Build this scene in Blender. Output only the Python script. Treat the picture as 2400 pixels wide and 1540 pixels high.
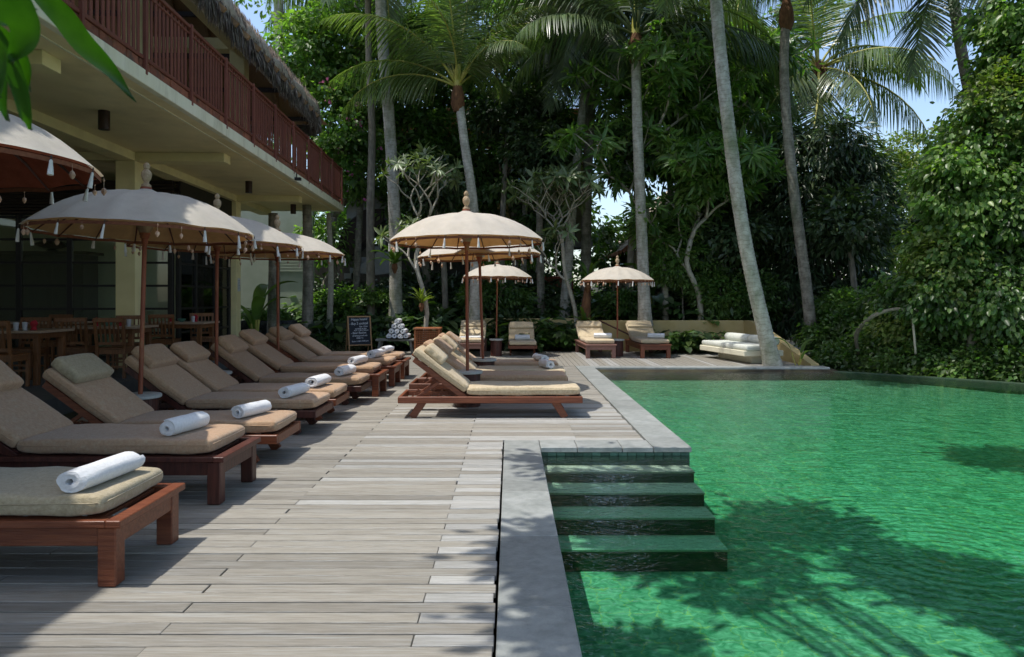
import bpy, bmesh, math, random
import numpy as np
from mathutils import Vector, Matrix, noise as mnoise

R = math.radians
rng = np.random.default_rng(7)
random.seed(7)
for o in list(bpy.data.objects):
    bpy.data.objects.remove(o)
scene = bpy.context.scene
COL = scene.collection

# ------------------------------------------------------------------ camera, sky, sun
CAMZ = 1.4
F = 1695.0          # focal length in pixels of a 2400 px wide picture
PX0, PY0 = 1195.0, 698.0
cam = bpy.data.cameras.new('camera')
cam.sensor_width = 36.0
cam.lens = 36.0 * F / 2400.0
cam.shift_x = 5 / 2400.0
cam.shift_y = -(770.0 - PY0) / 2400.0
cam.clip_start = 0.05
cam.clip_end = 600
cam.dof.use_dof = True
cam.dof.focus_distance = 8.5
cam.dof.aperture_fstop = 8.0
camo = bpy.data.objects.new('camera', cam)
camo.location = (0, 0, CAMZ)
camo.rotation_euler = (R(90), 0, 0)
COL.objects.link(camo)
scene.camera = camo

SUN_DIR = Vector((-0.37, -0.08, 1.0)).normalized()     # towards the sun
world = bpy.data.worlds.new("World")
scene.world = world
world.use_nodes = True
nt = world.node_tree
bg = nt.nodes['Background']
sky = nt.nodes.new('ShaderNodeTexSky')
sky.sky_type = 'NISHITA'
sky.sun_disc = False
sky.sun_elevation = math.asin(SUN_DIR.z)
sky.sun_rotation = math.atan2(SUN_DIR.x, SUN_DIR.y)
sky.dust_density = 1.5
sky.air_density = 1.0
nt.links.new(sky.outputs[0], bg.inputs[0])
bg.inputs[1].default_value = 0.15
sun = bpy.data.lights.new('sun', 'SUN')
sun.energy = 2.75
sun.angle = R(0.5)
sun.color = (1.0, 0.965, 0.90)
suno = bpy.data.objects.new('sun', sun)
suno.rotation_euler = SUN_DIR.to_track_quat('Z', 'Y').to_euler()
suno.location = (-10, -5, 30)
COL.objects.link(suno)
scene.view_settings.view_transform = 'Standard'
scene.view_settings.look = 'None'
scene.view_settings.exposure = 0.73
scene.view_settings.gamma = 1.0
scene.view_settings.use_curve_mapping = False
scene.render.engine = 'CYCLES'
scene.cycles.max_bounces = 7
scene.cycles.diffuse_bounces = 4
scene.cycles.glossy_bounces = 3
scene.cycles.transmission_bounces = 4
scene.cycles.transparent_max_bounces = 8
scene.cycles.sample_clamp_indirect = 6.0
scene.cycles.use_denoising = True


def P(px, py, d):
    """point seen at pixel (px, py) of the 2400 px wide photograph, d metres in front of the camera"""
    return Vector(((px - PX0) / F * d, d, CAMZ + (PY0 - py) / F * d))


# ------------------------------------------------------------------ materials
MATS = {}


def node(nt, t, **kw):
    n = nt.nodes.new(t)
    for k, v in kw.items():
        setattr(n, k, v)
    return n


def mat(name, c1, c2=None, rough=0.6, scale=8.0, stretch=(1, 1, 1), bump=0.0, bscale=None, spec=0.4,
        objvar=0.0, detail=5, c3=None, c3scale=2.0, c3amt=0.5, transl=None, island=0.0, coat=0.0, sheen=0.0,
        ramp=(0.35, 0.65), rings=0.0):
    m = bpy.data.materials.new(name)
    m.use_nodes = True
    nt = m.node_tree
    L = nt.links
    b = nt.nodes['Principled BSDF']
    out = nt.nodes['Material Output']
    b.inputs['Roughness'].default_value = rough
    b.inputs['Specular IOR Level'].default_value = spec
    if coat:
        b.inputs['Coat Weight'].default_value = coat
        b.inputs['Coat Roughness'].default_value = 0.25
    if sheen:
        b.inputs['Sheen Weight'].default_value = sheen
        b.inputs['Sheen Roughness'].default_value = 0.5
    c1 = (*c1, 1)
    c2 = (*c2, 1) if c2 else c1
    tc = node(nt, 'ShaderNodeTexCoord')
    mp = node(nt, 'ShaderNodeMapping')
    mp.inputs['Scale'].default_value = stretch
    oi = node(nt, 'ShaderNodeObjectInfo')
    addv = node(nt, 'ShaderNodeVectorMath', operation='MULTIPLY_ADD')
    comb = node(nt, 'ShaderNodeCombineXYZ')
    for i in range(3):
        L.new(oi.outputs['Random'], comb.inputs[i])
    addv.inputs[1].default_value = (37, 23, 11)
    L.new(comb.outputs[0], addv.inputs[0])
    L.new(tc.outputs['Object'], addv.inputs[2])
    L.new(addv.outputs[0], mp.inputs['Vector'])
    n1 = node(nt, 'ShaderNodeTexNoise')
    n1.inputs['Scale'].default_value = scale
    n1.inputs['Detail'].default_value = detail
    n1.inputs['Roughness'].default_value = 0.6
    L.new(mp.outputs[0], n1.inputs['Vector'])
    rp = node(nt, 'ShaderNodeValToRGB')
    rp.color_ramp.elements[0].position = ramp[0]
    rp.color_ramp.elements[1].position = ramp[1]
    rp.color_ramp.elements[0].color = c1
    rp.color_ramp.elements[1].color = c2
    L.new(n1.outputs['Fac'], rp.inputs['Fac'])
    colout = rp.outputs['Color']
    if c3:
        n3 = node(nt, 'ShaderNodeTexNoise')
        n3.inputs['Scale'].default_value = c3scale
        n3.inputs['Detail'].default_value = 6
        n3.inputs['Roughness'].default_value = 0.65
        L.new(mp.outputs[0], n3.inputs['Vector'])
        r3 = node(nt, 'ShaderNodeMapRange')
        r3.inputs['From Min'].default_value = 0.5
        r3.inputs['From Max'].default_value = 0.68
        r3.inputs['To Max'].default_value = c3amt
        L.new(n3.outputs['Fac'], r3.inputs['Value'])
        mx = node(nt, 'ShaderNodeMix', data_type='RGBA')
        L.new(r3.outputs[0], mx.inputs['Factor'])
        L.new(colout, mx.inputs['A'])
        mx.inputs['B'].default_value = (*c3, 1)
        colout = mx.outputs['Result']
    if rings:
        wv_ = node(nt, 'ShaderNodeTexWave', wave_type='BANDS', bands_direction='Z', wave_profile='SAW')
        wv_.inputs['Scale'].default_value = rings
        wv_.inputs['Distortion'].default_value = 7.0
        wv_.inputs['Detail'].default_value = 3
        wv_.inputs['Detail Scale'].default_value = 1.5
        L.new(tc.outputs['Object'], wv_.inputs['Vector'])
        rr_ = node(nt, 'ShaderNodeValToRGB')
        rr_.color_ramp.elements[0].position = 0.0
        rr_.color_ramp.elements[1].position = 0.22
        rr_.color_ramp.elements[0].color = (.42, .38, .33, 1)
        rr_.color_ramp.elements[1].color = (1, 1, 1, 1)
        L.new(wv_.outputs['Fac'], rr_.inputs['Fac'])
        mr_ = node(nt, 'ShaderNodeMix', data_type='RGBA', blend_type='MULTIPLY')
        mr_.inputs['Factor'].default_value = 0.6
        L.new(colout, mr_.inputs['A'])
        L.new(rr_.outputs[0], mr_.inputs['B'])
        colout = mr_.outputs['Result']
    if objvar or island:
        hs = node(nt, 'ShaderNodeHueSaturation')
        mr = node(nt, 'ShaderNodeMapRange')
        v = objvar or island
        mr.inputs['To Min'].default_value = 1 - v
        mr.inputs['To Max'].default_value = 1 + v
        if island:
            ge = node(nt, 'ShaderNodeNewGeometry')
            L.new(ge.outputs['Random Per Island'], mr.inputs['Value'])
            mh = node(nt, 'ShaderNodeMapRange')
            mh.inputs['To Min'].default_value = 0.475
            mh.inputs['To Max'].default_value = 0.515
            wn = node(nt, 'ShaderNodeTexWhiteNoise', noise_dimensions='1D')
            L.new(ge.outputs['Random Per Island'], wn.inputs['W'])
            L.new(wn.outputs['Value'], mh.inputs['Value'])
            L.new(mh.outputs[0], hs.inputs['Hue'])
        else:
            L.new(oi.outputs['Random'], mr.inputs['Value'])
        L.new(mr.outputs[0], hs.inputs['Value'])
        L.new(colout, hs.inputs['Color'])
        colout = hs.outputs['Color']
    L.new(colout, b.inputs['Base Color'])
    if bump:
        nb = node(nt, 'ShaderNodeTexNoise')
        nb.inputs['Scale'].default_value = bscale or scale * 3
        nb.inputs['Detail'].default_value = 4
        L.new(mp.outputs[0], nb.inputs['Vector'])
        bp = node(nt, 'ShaderNodeBump')
        bp.inputs['Strength'].default_value = bump
        bp.inputs['Distance'].default_value = 0.02
        L.new(nb.outputs['Fac'], bp.inputs['Height'])
        L.new(bp.outputs[0], b.inputs['Normal'])
    if transl:
        tl = node(nt, 'ShaderNodeBsdfTranslucent')
        mul = node(nt, 'ShaderNodeMix', data_type='RGBA', blend_type='MULTIPLY')
        mul.inputs['Factor'].default_value = 1.0
        L.new(colout, mul.inputs['A'])
        mul.inputs['B'].default_value = (*transl[1], 1)
        L.new(mul.outputs['Result'], tl.inputs['Color'])
        ms = node(nt, 'ShaderNodeMixShader')
        ms.inputs[0].default_value = transl[0]
        L.new(b.outputs[0], ms.inputs[1])
        L.new(tl.outputs[0], ms.inputs[2])
        L.new(ms.outputs[0], out.inputs['Surface'])
    MATS[name] = m
    return m


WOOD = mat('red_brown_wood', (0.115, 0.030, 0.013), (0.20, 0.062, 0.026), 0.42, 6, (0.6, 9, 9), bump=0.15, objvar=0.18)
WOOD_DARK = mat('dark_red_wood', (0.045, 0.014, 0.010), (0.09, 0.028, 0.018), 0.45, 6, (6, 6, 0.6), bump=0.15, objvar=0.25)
WOOD_PALE = mat('weathered_red_wood', (0.16, 0.075, 0.055), (0.25, 0.13, 0.10), 0.6, 6, (0.6, 9, 9), bump=0.15, objvar=0.15)
CHAIRW = mat('chair_teak', (0.13, 0.050, 0.016), (0.22, 0.09, 0.032), 0.45, 8, (6, 6, 1), bump=0.1, objvar=0.15)
DECK = mat('weathered_deck_wood', (0.212, 0.192, 0.156), (0.314, 0.289, 0.244), 0.50, 5, (1.2, 26, 26), bump=0.35,
           bscale=14, objvar=0.22, c3=(0.38, 0.38, 0.36), c3scale=2.2, c3amt=0.7, spec=0.5)
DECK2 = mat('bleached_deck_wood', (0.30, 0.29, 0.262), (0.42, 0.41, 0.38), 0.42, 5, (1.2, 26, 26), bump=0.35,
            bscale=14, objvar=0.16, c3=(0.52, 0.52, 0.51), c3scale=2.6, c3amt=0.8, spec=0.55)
FABRIC = mat('tan_chenille_fabric', (0.385, 0.238, 0.140), (0.485, 0.318, 0.195), 0.9, 55, bump=0.35, bscale=160, c3=(0.47, 0.36, 0.24),
             c3scale=26, c3amt=0.7, spec=0.15, objvar=0.10, sheen=0.2)
FABRIC_O = mat('olive_tan_fabric', (0.34, 0.28, 0.175), (0.43, 0.36, 0.24), 0.9, 55, bump=0.35, bscale=160, c3=(0.26, 0.21, 0.12),
               c3scale=30, c3amt=0.6, spec=0.15, objvar=0.10, sheen=0.2)
FABRIC_P = mat('cream_tan_fabric', (0.48, 0.38, 0.24), (0.60, 0.50, 0.34), 0.9, 50, bump=0.35, bscale=150, c3=(0.42, 0.31, 0.18),
               c3scale=22, c3amt=0.6, spec=0.15, objvar=0.10, sheen=0.2)
TOWEL = mat('white_terry', (0.72, 0.72, 0.72), (0.82, 0.82, 0.82), 0.95, 60, bump=0.5, bscale=220, spec=0.1, sheen=0.3)
STONE_TOP = mat('grey_terrazzo', (0.36, 0.37, 0.34), (0.45, 0.46, 0.43), 0.55, 30, bump=0.1, bscale=80)
COPING = mat('grey_andesite', (0.225, 0.238, 0.225), (0.31, 0.322, 0.305), 0.42, 14, bump=0.15, bscale=60, objvar=0.13,
             c3=(0.39, 0.40, 0.385), c3scale=3.0, c3amt=0.6, spec=0.5)
TILE = mat('dark_green_tile', (0.03, 0.075, 0.06), (0.06, 0.13, 0.10), 0.3, 12, objvar=0.4, bump=0.1)
TILE_WALL = mat('wet_green_tile', (0.010, 0.040, 0.025), (0.022, 0.075, 0.045), 0.4, 18, c3=(0.05, 0.10, 0.055), c3scale=8)
STEP = mat('submerged_step_stone', (0.40, 0.40, 0.35), (0.60, 0.58, 0.50), 0.6, 40, c3=(0.40, 0.40, 0.30), c3scale=5, objvar=0.05)
CREAM = mat('cream_plaster', (0.76, 0.65, 0.33), (0.82, 0.71, 0.38), 0.85, 3, bump=0.15, bscale=40, c3=(0.52, 0.44, 0.25), c3scale=1.3, c3amt=0.4)
SOFFIT = mat('soffit_plaster', (0.76, 0.63, 0.34), (0.82, 0.69, 0.39), 0.9, 2.5, bump=0.1, bscale=30, c3=(0.44, 0.37, 0.2), c3scale=0.8, c3amt=0.4)
FASCIA = mat('fascia_plaster', (0.70, 0.66, 0.47), (0.77, 0.73, 0.55), 0.8, 5, (1, 1, 0.3), bump=0.1, bscale=40, c3=(0.42, 0.37, 0.24), c3scale=4, c3amt=0.5)
REDRAIL = mat('oxide_red_paint', (0.165, 0.048, 0.030), (0.205, 0.063, 0.039), 0.5, 10, (1, 1, 0.3), bump=0.08, objvar=0.12)
BRICKRED = mat('red_brick_band', (0.20, 0.065, 0.035), (0.27, 0.095, 0.05), 0.85, 14, bump=0.4, bscale=40, c3=(0.06, 0.05, 0.04), c3scale=5, c3amt=0.8, objvar=0.15)
BLACKMETAL = mat('black_frame', (0.012, 0.010, 0.009), (0.02, 0.017, 0.014), 0.5, 10)
DARKBROWN = mat('dark_brown_slats', (0.020, 0.012, 0.008), (0.035, 0.02, 0.012), 0.6, 8, (1, 1, 6), objvar=0.2)
LAMPM = mat('downlight_bronze', (0.030, 0.014, 0.008), (0.045, 0.02, 0.012), 0.45, 10)
THATCH = mat('thatch_grass', (0.20, 0.165, 0.13), (0.38, 0.32, 0.26), 0.9, 30, (1, 1, 0.2), bump=0.5, island=0.35, c3=(0.34, 0.29, 0.24), c3scale=2)
BAMBOO = mat('woven_bamboo', (0.26, 0.155, 0.075), (0.36, 0.22, 0.11), 0.7, 40, (1, 6, 1), bump=0.4)
RAFTER = mat('rafter_wood', (0.20, 0.115, 0.05), (0.28, 0.165, 0.075), 0.6, 10, (1, 1, 1), objvar=0.2)
TERRACE = mat('terrace_stone', (0.075, 0.08, 0.078), (0.11, 0.115, 0.11), 0.5, 6, bump=0.1, c3=(0.14, 0.14, 0.13), c3scale=2)
SOIL = mat('dark_soil', (0.018, 0.015, 0.009), (0.045, 0.038, 0.02), 1.0, 2, c3=(0.03, 0.045, 0.015), c3scale=1)
PALMBARK = mat('palm_bark', (0.28, 0.265, 0.215), (0.50, 0.475, 0.41), 0.9, 9, (1, 1, 0.6), bump=0.5, c3=(0.12, 0.15, 0.06), c3scale=1.6, c3amt=0.7, rings=3.6)
PALMBARK_D = mat('dark_palm_bark', (0.15, 0.13, 0.10), (0.33, 0.30, 0.245), 0.9, 9, (1, 1, 0.6), bump=0.5, c3=(0.06, 0.085, 0.035), c3scale=1.4, c3amt=0.8, rings=3.6)
BARK = mat('tree_bark', (0.15, 0.13, 0.10), (0.28, 0.25, 0.195), 0.9, 12, (1, 1, 0.4), bump=0.6, c3=(0.05, 0.07, 0.03), c3scale=2)
PALEBARK = mat('pale_frangipani_bark', (0.30, 0.27, 0.21), (0.42, 0.39, 0.31), 0.85, 12, bump=0.3)
SHAFT = mat('yellow_green_stalk', (0.30, 0.30, 0.05), (0.40, 0.36, 0.09), 0.5, 6)
FIBRE = mat('brown_palm_fibre', (0.10, 0.045, 0.02), (0.19, 0.09, 0.04), 0.95, 20, (1, 1, 0.3), bump=0.8)
LG = (0.75, 1.0, 0.35)
FROND = mat('palm_leaf', (0.100, 0.150, 0.050), (0.180, 0.240, 0.095), 0.33, 2, island=0.30, transl=(0.42, (1.15, 1.45, 0.4)), spec=0.75)
FROND_D = mat('dark_palm_leaf', (0.060, 0.098, 0.038), (0.110, 0.160, 0.065), 0.33, 2, island=0.30, transl=(0.30, (1.2, 1.5, 0.4)), spec=0.7)
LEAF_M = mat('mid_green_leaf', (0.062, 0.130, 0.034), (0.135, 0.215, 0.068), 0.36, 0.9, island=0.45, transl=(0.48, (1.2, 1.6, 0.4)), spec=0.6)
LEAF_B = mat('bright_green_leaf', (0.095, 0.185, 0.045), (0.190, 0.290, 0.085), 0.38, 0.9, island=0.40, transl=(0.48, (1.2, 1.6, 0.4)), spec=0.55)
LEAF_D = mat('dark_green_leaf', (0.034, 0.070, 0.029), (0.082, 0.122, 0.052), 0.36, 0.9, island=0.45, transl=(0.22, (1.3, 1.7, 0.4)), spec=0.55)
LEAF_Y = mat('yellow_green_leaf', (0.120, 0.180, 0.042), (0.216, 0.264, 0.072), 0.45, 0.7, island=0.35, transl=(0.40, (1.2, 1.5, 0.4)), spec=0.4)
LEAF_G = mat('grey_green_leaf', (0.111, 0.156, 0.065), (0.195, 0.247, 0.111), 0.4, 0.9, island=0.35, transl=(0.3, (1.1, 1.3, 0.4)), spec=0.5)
LEAF_FG = mat('foreground_leaf', (0.022, 0.062, 0.008), (0.045, 0.10, 0.012), 0.35, 12, transl=(0.40, (1.2, 2.0, 0.25)), spec=0.6)
FERN = mat('lime_fern', (0.13, 0.19, 0.03), (0.21, 0.27, 0.05), 0.45, 3, objvar=0.25, transl=(0.35, (1.2, 1.4, 0.4)))
FERN_D = mat('green_fern', (0.06, 0.12, 0.02), (0.10, 0.17, 0.035), 0.45, 3, objvar=0.25, transl=(0.35, (1.2, 1.5, 0.4)))
CANVAS = mat('cream_canvas', (0.625, 0.585, 0.50), (0.685, 0.645, 0.56), 0.85, 7, bump=0.15, bscale=50, c3=(0.55, 0.52, 0.48), c3scale=2.0, c3amt=0.4,
             transl=(0.36, (1.0, 0.88, 0.68)), spec=0.2)
LINING = mat('tan_lining', (0.56, 0.37, 0.20), (0.64, 0.43, 0.24), 0.85, 10, bump=0.1, bscale=60, transl=(0.55, (1.0, 0.85, 0.65)), spec=0.15)
RUSTLINING = mat('rust_lining', (0.24, 0.070, 0.042), (0.31, 0.095, 0.06), 0.85, 10, bump=0.1, bscale=60, transl=(0.40, (1.0, 0.8, 0.6)), spec=0.15)
TRIMBR = mat('brown_trim_braid', (0.16, 0.055, 0.028), (0.22, 0.08, 0.04), 0.9, 30)
POLE = mat('red_pole', (0.17, 0.040, 0.018), (0.25, 0.070, 0.03), 0.5, 12, (1, 1, 0.4), c3=(0.38, 0.22, 0.08), c3scale=9, c3amt=0.45)
FINIAL = mat('carved_pale_wood', (0.34, 0.23, 0.13), (0.48, 0.36, 0.23), 0.7, 40, bump=0.6, bscale=90)
STRAW = mat('string_cone', (0.20, 0.13, 0.075), (0.34, 0.25, 0.16), 0.9, 14, (1, 1, 0.2))
TASSEL = mat('white_tassel', (0.62, 0.60, 0.56), (0.75, 0.73, 0.70), 0.9, 40, (1, 1, 0.2), bump=0.5)
SHELL = mat('shell_pendant', (0.40, 0.22, 0.13), (0.60, 0.42, 0.30), 0.4, 20, objvar=0.3)
BEAD = mat('dark_bead', (0.03, 0.02, 0.015), None, 0.4)
WALLY = mat('yellow_garden_wall', (0.47, 0.36, 0.15), (0.56, 0.44, 0.21), 0.9, 3, bump=0.2, bscale=30, c3=(0.36, 0.30, 0.15), c3scale=1.5, c3amt=0.6)
BENCHP = mat('bench_plaster', (0.60, 0.56, 0.42), (0.68, 0.64, 0.50), 0.85, 4, bump=0.15, bscale=30, c3=(0.45, 0.42, 0.3), c3scale=2, c3amt=0.4)
BENCHC = mat('pale_grey_green_canvas', (0.52, 0.54, 0.48), (0.60, 0.61, 0.55), 0.85, 8, bump=0.15, bscale=60)
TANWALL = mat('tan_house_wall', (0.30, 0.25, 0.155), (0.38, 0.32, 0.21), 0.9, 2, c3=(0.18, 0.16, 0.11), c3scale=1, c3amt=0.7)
GREYCONC = mat('grey_concrete', (0.20, 0.21, 0.21), (0.29, 0.30, 0.30), 0.9, 3, bump=0.3, c3=(0.36, 0.31, 0.24), c3scale=2, c3amt=0.6)
PALEWALL = mat('pale_green_wall', (0.40, 0.46, 0.36), (0.46, 0.52, 0.42), 0.85, 3)
ROOFTILE = mat('terracotta_tiles', (0.36, 0.12, 0.05), (0.50, 0.22, 0.10), 0.8, 10, objvar=0.3, bump=0.3, c3=(0.5, 0.42, 0.33), c3scale=5, c3amt=0.7)
INNERWALL = mat('restaurant_inner_wall', (0.62, 0.62, 0.46), (0.68, 0.68, 0.52), 0.9, 3)
CABINET = mat('black_cabinet', (0.015, 0.012, 0.01), (0.03, 0.022, 0.016), 0.4, 8)
BLACKBOARD = mat('slate_blackboard', (0.010, 0.012, 0.018), (0.020, 0.024, 0.034), 0.7, 6)
CHALK = mat('white_chalk', (0.55, 0.56, 0.58), None, 0.9)
PINE = mat('pale_pine_frame', (0.36, 0.19, 0.08), (0.46, 0.27, 0.12), 0.6, 10, (1, 1, 4))
ORANGEW = mat('orange_wood', (0.26, 0.080, 0.025), (0.36, 0.125, 0.042), 0.45, 8, (1, 6, 6), objvar=0.15)
STONEB = mat('grey_stone_bench', (0.15, 0.155, 0.14), (0.24, 0.245, 0.22), 0.9, 12, bump=0.5)
TRAY = mat('black_tray', (0.012, 0.012, 0.012), (0.02, 0.02, 0.02), 0.45, 10)
LAVA = mat('dark_lava_stone', (0.035, 0.037, 0.042), (0.075, 0.078, 0.085), 0.85, 20, bump=0.6, objvar=0.4)
NAPKIN = mat('red_napkin', (0.30, 0.012, 0.02), (0.40, 0.02, 0.03), 0.8, 30)
GLASSM = mat('drinking_glass', (0.40, 0.42, 0.45), (0.5, 0.5, 0.52), 0.15, 30, spec=0.8)
BOWLM = mat('green_glass_bowl', (0.06, 0.18, 0.13), (0.1, 0.24, 0.18), 0.3, 30, spec=0.8)
TABLETOP = mat('table_top_wood', (0.30, 0.20, 0.13), (0.42, 0.30, 0.21), 0.35, 5, (1, 8, 8), spec=0.6)
COCO = mat('coconut_husk', (0.10, 0.085, 0.04), (0.17, 0.14, 0.07), 0.8, 14)
PINK = mat('pink_bract', (0.42, 0.10, 0.24), (0.5, 0.16, 0.30), 0.7, 20, transl=(0.4, (1, 1, 1)))
PAPER = mat('white_paper', (0.6, 0.6, 0.58), None, 0.8)
GREYTXT = mat('grey_ink', (0.15, 0.15, 0.15), None, 0.8)
CURTAIN = mat('grey_curtain', (0.30, 0.31, 0.33), (0.40, 0.41, 0.43), 0.9, 8, (8, 8, 0.3))


def glassy(name, tint, amt, rough=0.03):
    m = bpy.data.materials.new(name)
    m.use_nodes = True
    nt = m.node_tree
    nt.nodes.remove(nt.nodes['Principled BSDF'])
    out = nt.nodes['Material Output']
    tr = node(nt, 'ShaderNodeBsdfTransparent')
    tr.inputs[0].default_value = (*tint, 1)
    gl = node(nt, 'ShaderNodeBsdfGlossy')
    gl.inputs['Roughness'].default_value = rough
    fr = node(nt, 'ShaderNodeFresnel')
    fr.inputs[0].default_value = 1.5
    mu = node(nt, 'ShaderNodeMath', operation='MULTIPLY')
    mu.inputs[1].default_value = amt
    nt.links.new(fr.outputs[0], mu.inputs[0])
    mx = node(nt, 'ShaderNodeMixShader')
    nt.links.new(mu.outputs[0], mx.inputs[0])
    nt.links.new(tr.outputs[0], mx.inputs[1])
    nt.links.new(gl.outputs[0], mx.inputs[2])
    nt.links.new(mx.outputs[0], out.inputs['Surface'])
    return m


PANE = glassy('window_glass', (0.80, 0.84, 0.78), 1.2)


def water_mat():
    m = glassy('pool_water', (0.97, 0.99, 0.98), 1.25, 0.02)
    nt = m.node_tree
    L = nt.links
    fr = [n for n in nt.nodes if n.type == 'FRESNEL'][0]
    gl = [n for n in nt.nodes if n.type == 'BSDF_GLOSSY'][0]
    fr.inputs[0].default_value = 1.33
    tc = node(nt, 'ShaderNodeTexCoord')
    mp = node(nt, 'ShaderNodeMapping')
    mp.inputs['Rotation'].default_value = (0, 0, 0.5)
    mp.inputs['Scale'].default_value = (1.0, 1.6, 1.0)
    L.new(tc.outputs['Object'], mp.inputs[0])
    n1 = node(nt, 'ShaderNodeTexNoise')
    n1.inputs['Scale'].default_value = 3.2
    n1.inputs['Detail'].default_value = 4
    n1.inputs['Distortion'].default_value = 0.8
    L.new(mp.outputs[0], n1.inputs['Vector'])
    n2 = node(nt, 'ShaderNodeTexNoise')
    n2.inputs['Scale'].default_value = 17
    n2.inputs['Detail'].default_value = 2
    n2.inputs['Distortion'].default_value = 0.5
    L.new(mp.outputs[0], n2.inputs['Vector'])
    # rings spreading from a jet
    wv = node(nt, 'ShaderNodeTexWave', wave_type='RINGS', rings_direction='Z')
    wv.inputs['Scale'].default_value = 3.2
    wv.inputs['Distortion'].default_value = 2.5
    wv.inputs['Detail'].default_value = 2
    mp2 = node(nt, 'ShaderNodeMapping')
    mp2.inputs['Location'].default_value = (-2.5, -4.1, 0)
    L.new(tc.outputs['Object'], mp2.inputs[0])
    L.new(mp2.outputs[0], wv.inputs['Vector'])
    ln = node(nt, 'ShaderNodeVectorMath', operation='LENGTH')
    L.new(mp2.outputs[0], ln.inputs[0])
    fall = node(nt, 'ShaderNodeMapRange')
    fall.inputs['From Min'].default_value = 0.3
    fall.inputs['From Max'].default_value = 1.7
    fall.inputs['To Min'].default_value = 0.22
    fall.inputs['To Max'].default_value = 0.0
    L.new(ln.outputs['Value'], fall.inputs['Value'])
    mw = node(nt, 'ShaderNodeMath', operation='MULTIPLY')
    L.new(wv.outputs['Fac'], mw.inputs[0])
    L.new(fall.outputs[0], mw.inputs[1])
    a = node(nt, 'ShaderNodeMath', operation='MULTIPLY_ADD')
    a.inputs[1].default_value = 0.45
    L.new(n2.outputs['Fac'], a.inputs[0])
    L.new(n1.outputs['Fac'], a.inputs[2])
    a2 = node(nt, 'ShaderNodeMath', operation='ADD')
    L.new(a.outputs[0], a2.inputs[0])
    L.new(mw.outputs[0], a2.inputs[1])
    bp = node(nt, 'ShaderNodeBump')
    bp.inputs['Strength'].default_value = 0.36
    bp.inputs['Distance'].default_value = 0.05
    L.new(a2.outputs[0], bp.inputs['Height'])
    L.new(bp.outputs[0], fr.inputs['Normal'])
    L.new(bp.outputs[0], gl.inputs['Normal'])
    va = node(nt, 'ShaderNodeVolumeAbsorption')
    va.inputs['Color'].default_value = (0.28, 0.90, 0.68, 1)
    va.inputs['Density'].default_value = 0.95
    L.new(va.outputs[0], [n for n in nt.nodes if n.type == 'OUTPUT_MATERIAL'][0].inputs['Volume'])
    return m


WATER = water_mat()


def pool_floor_mat():
    m = bpy.data.materials.new('green_pool_stone')
    m.use_nodes = True
    nt = m.node_tree
    L = nt.links
    b = nt.nodes['Principled BSDF']
    b.inputs['Roughness'].default_value = 0.8
    b.inputs['Specular IOR Level'].default_value = 0.1
    tc = node(nt, 'ShaderNodeTexCoord')
    nd = node(nt, 'ShaderNodeTexNoise')
    nd.inputs['Scale'].default_value = 9
    nd.inputs['Detail'].default_value = 3
    L.new(tc.outputs['Object'], nd.inputs['Vector'])
    sub = node(nt, 'ShaderNodeVectorMath', operation='SUBTRACT')
    sub.inputs[1].default_value = (0.5, 0.5, 0.5)
    L.new(nd.outputs['Color'], sub.inputs[0])
    ma = node(nt, 'ShaderNodeVectorMath', operation='MULTIPLY_ADD')
    ma.inputs[1].default_value = (0.17, 0.17, 0)
    L.new(sub.outputs[0], ma.inputs[0])
    L.new(tc.outputs['Object'], ma.inputs[2])
    br = node(nt, 'ShaderNodeTexBrick')
    br.offset = 0.0
    br.inputs['Scale'].default_value = 1.0
    br.inputs['Brick Width'].default_value = 0.20
    br.inputs['Row Height'].default_value = 0.20
    br.inputs['Mortar Size'].default_value = 0.006
    br.inputs['Mortar Smooth'].default_value = 0.6
    br.inputs['Color1'].default_value = (0.19, 0.30, 0.24, 1)
    br.inputs['Color2'].default_value = (0.27, 0.39, 0.32, 1)
    br.inputs['Mortar'].default_value = (0.42, 0.40, 0.20, 1)
    L.new(ma.outputs[0], br.inputs['Vector'])
    n2 = node(nt, 'ShaderNodeTexNoise')  # mottled caustic light painted over the stone colour
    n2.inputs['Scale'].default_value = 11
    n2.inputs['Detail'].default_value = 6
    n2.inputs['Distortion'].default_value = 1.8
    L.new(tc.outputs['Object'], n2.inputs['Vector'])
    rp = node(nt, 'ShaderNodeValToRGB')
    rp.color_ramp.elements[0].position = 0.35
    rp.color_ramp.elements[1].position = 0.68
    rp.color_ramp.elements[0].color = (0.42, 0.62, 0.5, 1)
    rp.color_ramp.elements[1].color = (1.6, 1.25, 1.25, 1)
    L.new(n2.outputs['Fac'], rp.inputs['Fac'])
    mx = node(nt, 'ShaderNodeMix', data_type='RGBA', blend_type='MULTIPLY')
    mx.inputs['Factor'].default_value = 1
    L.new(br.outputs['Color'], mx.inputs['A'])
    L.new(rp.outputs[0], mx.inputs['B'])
    L.new(mx.outputs['Result'], b.inputs['Base Color'])
    return m


POOLFLOOR = pool_floor_mat()


# ------------------------------------------------------------------ builders
def tag(o, label=None, cat=None, group=None, kind=None):
    if label:
        o['label'] = label
    if cat:
        o['category'] = cat
    if group:
        o['group'] = group
    if kind:
        o['kind'] = kind
    return o


def empty(name, loc=(0, 0, 0), rz=0.0, parent=None):
    o = bpy.data.objects.new(name, None)
    o.empty_display_size = 0.2
    o.location = loc
    o.rotation_euler = (0, 0, rz)
    COL.objects.link(o)
    if parent:
        o.parent = parent
    return o


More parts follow.
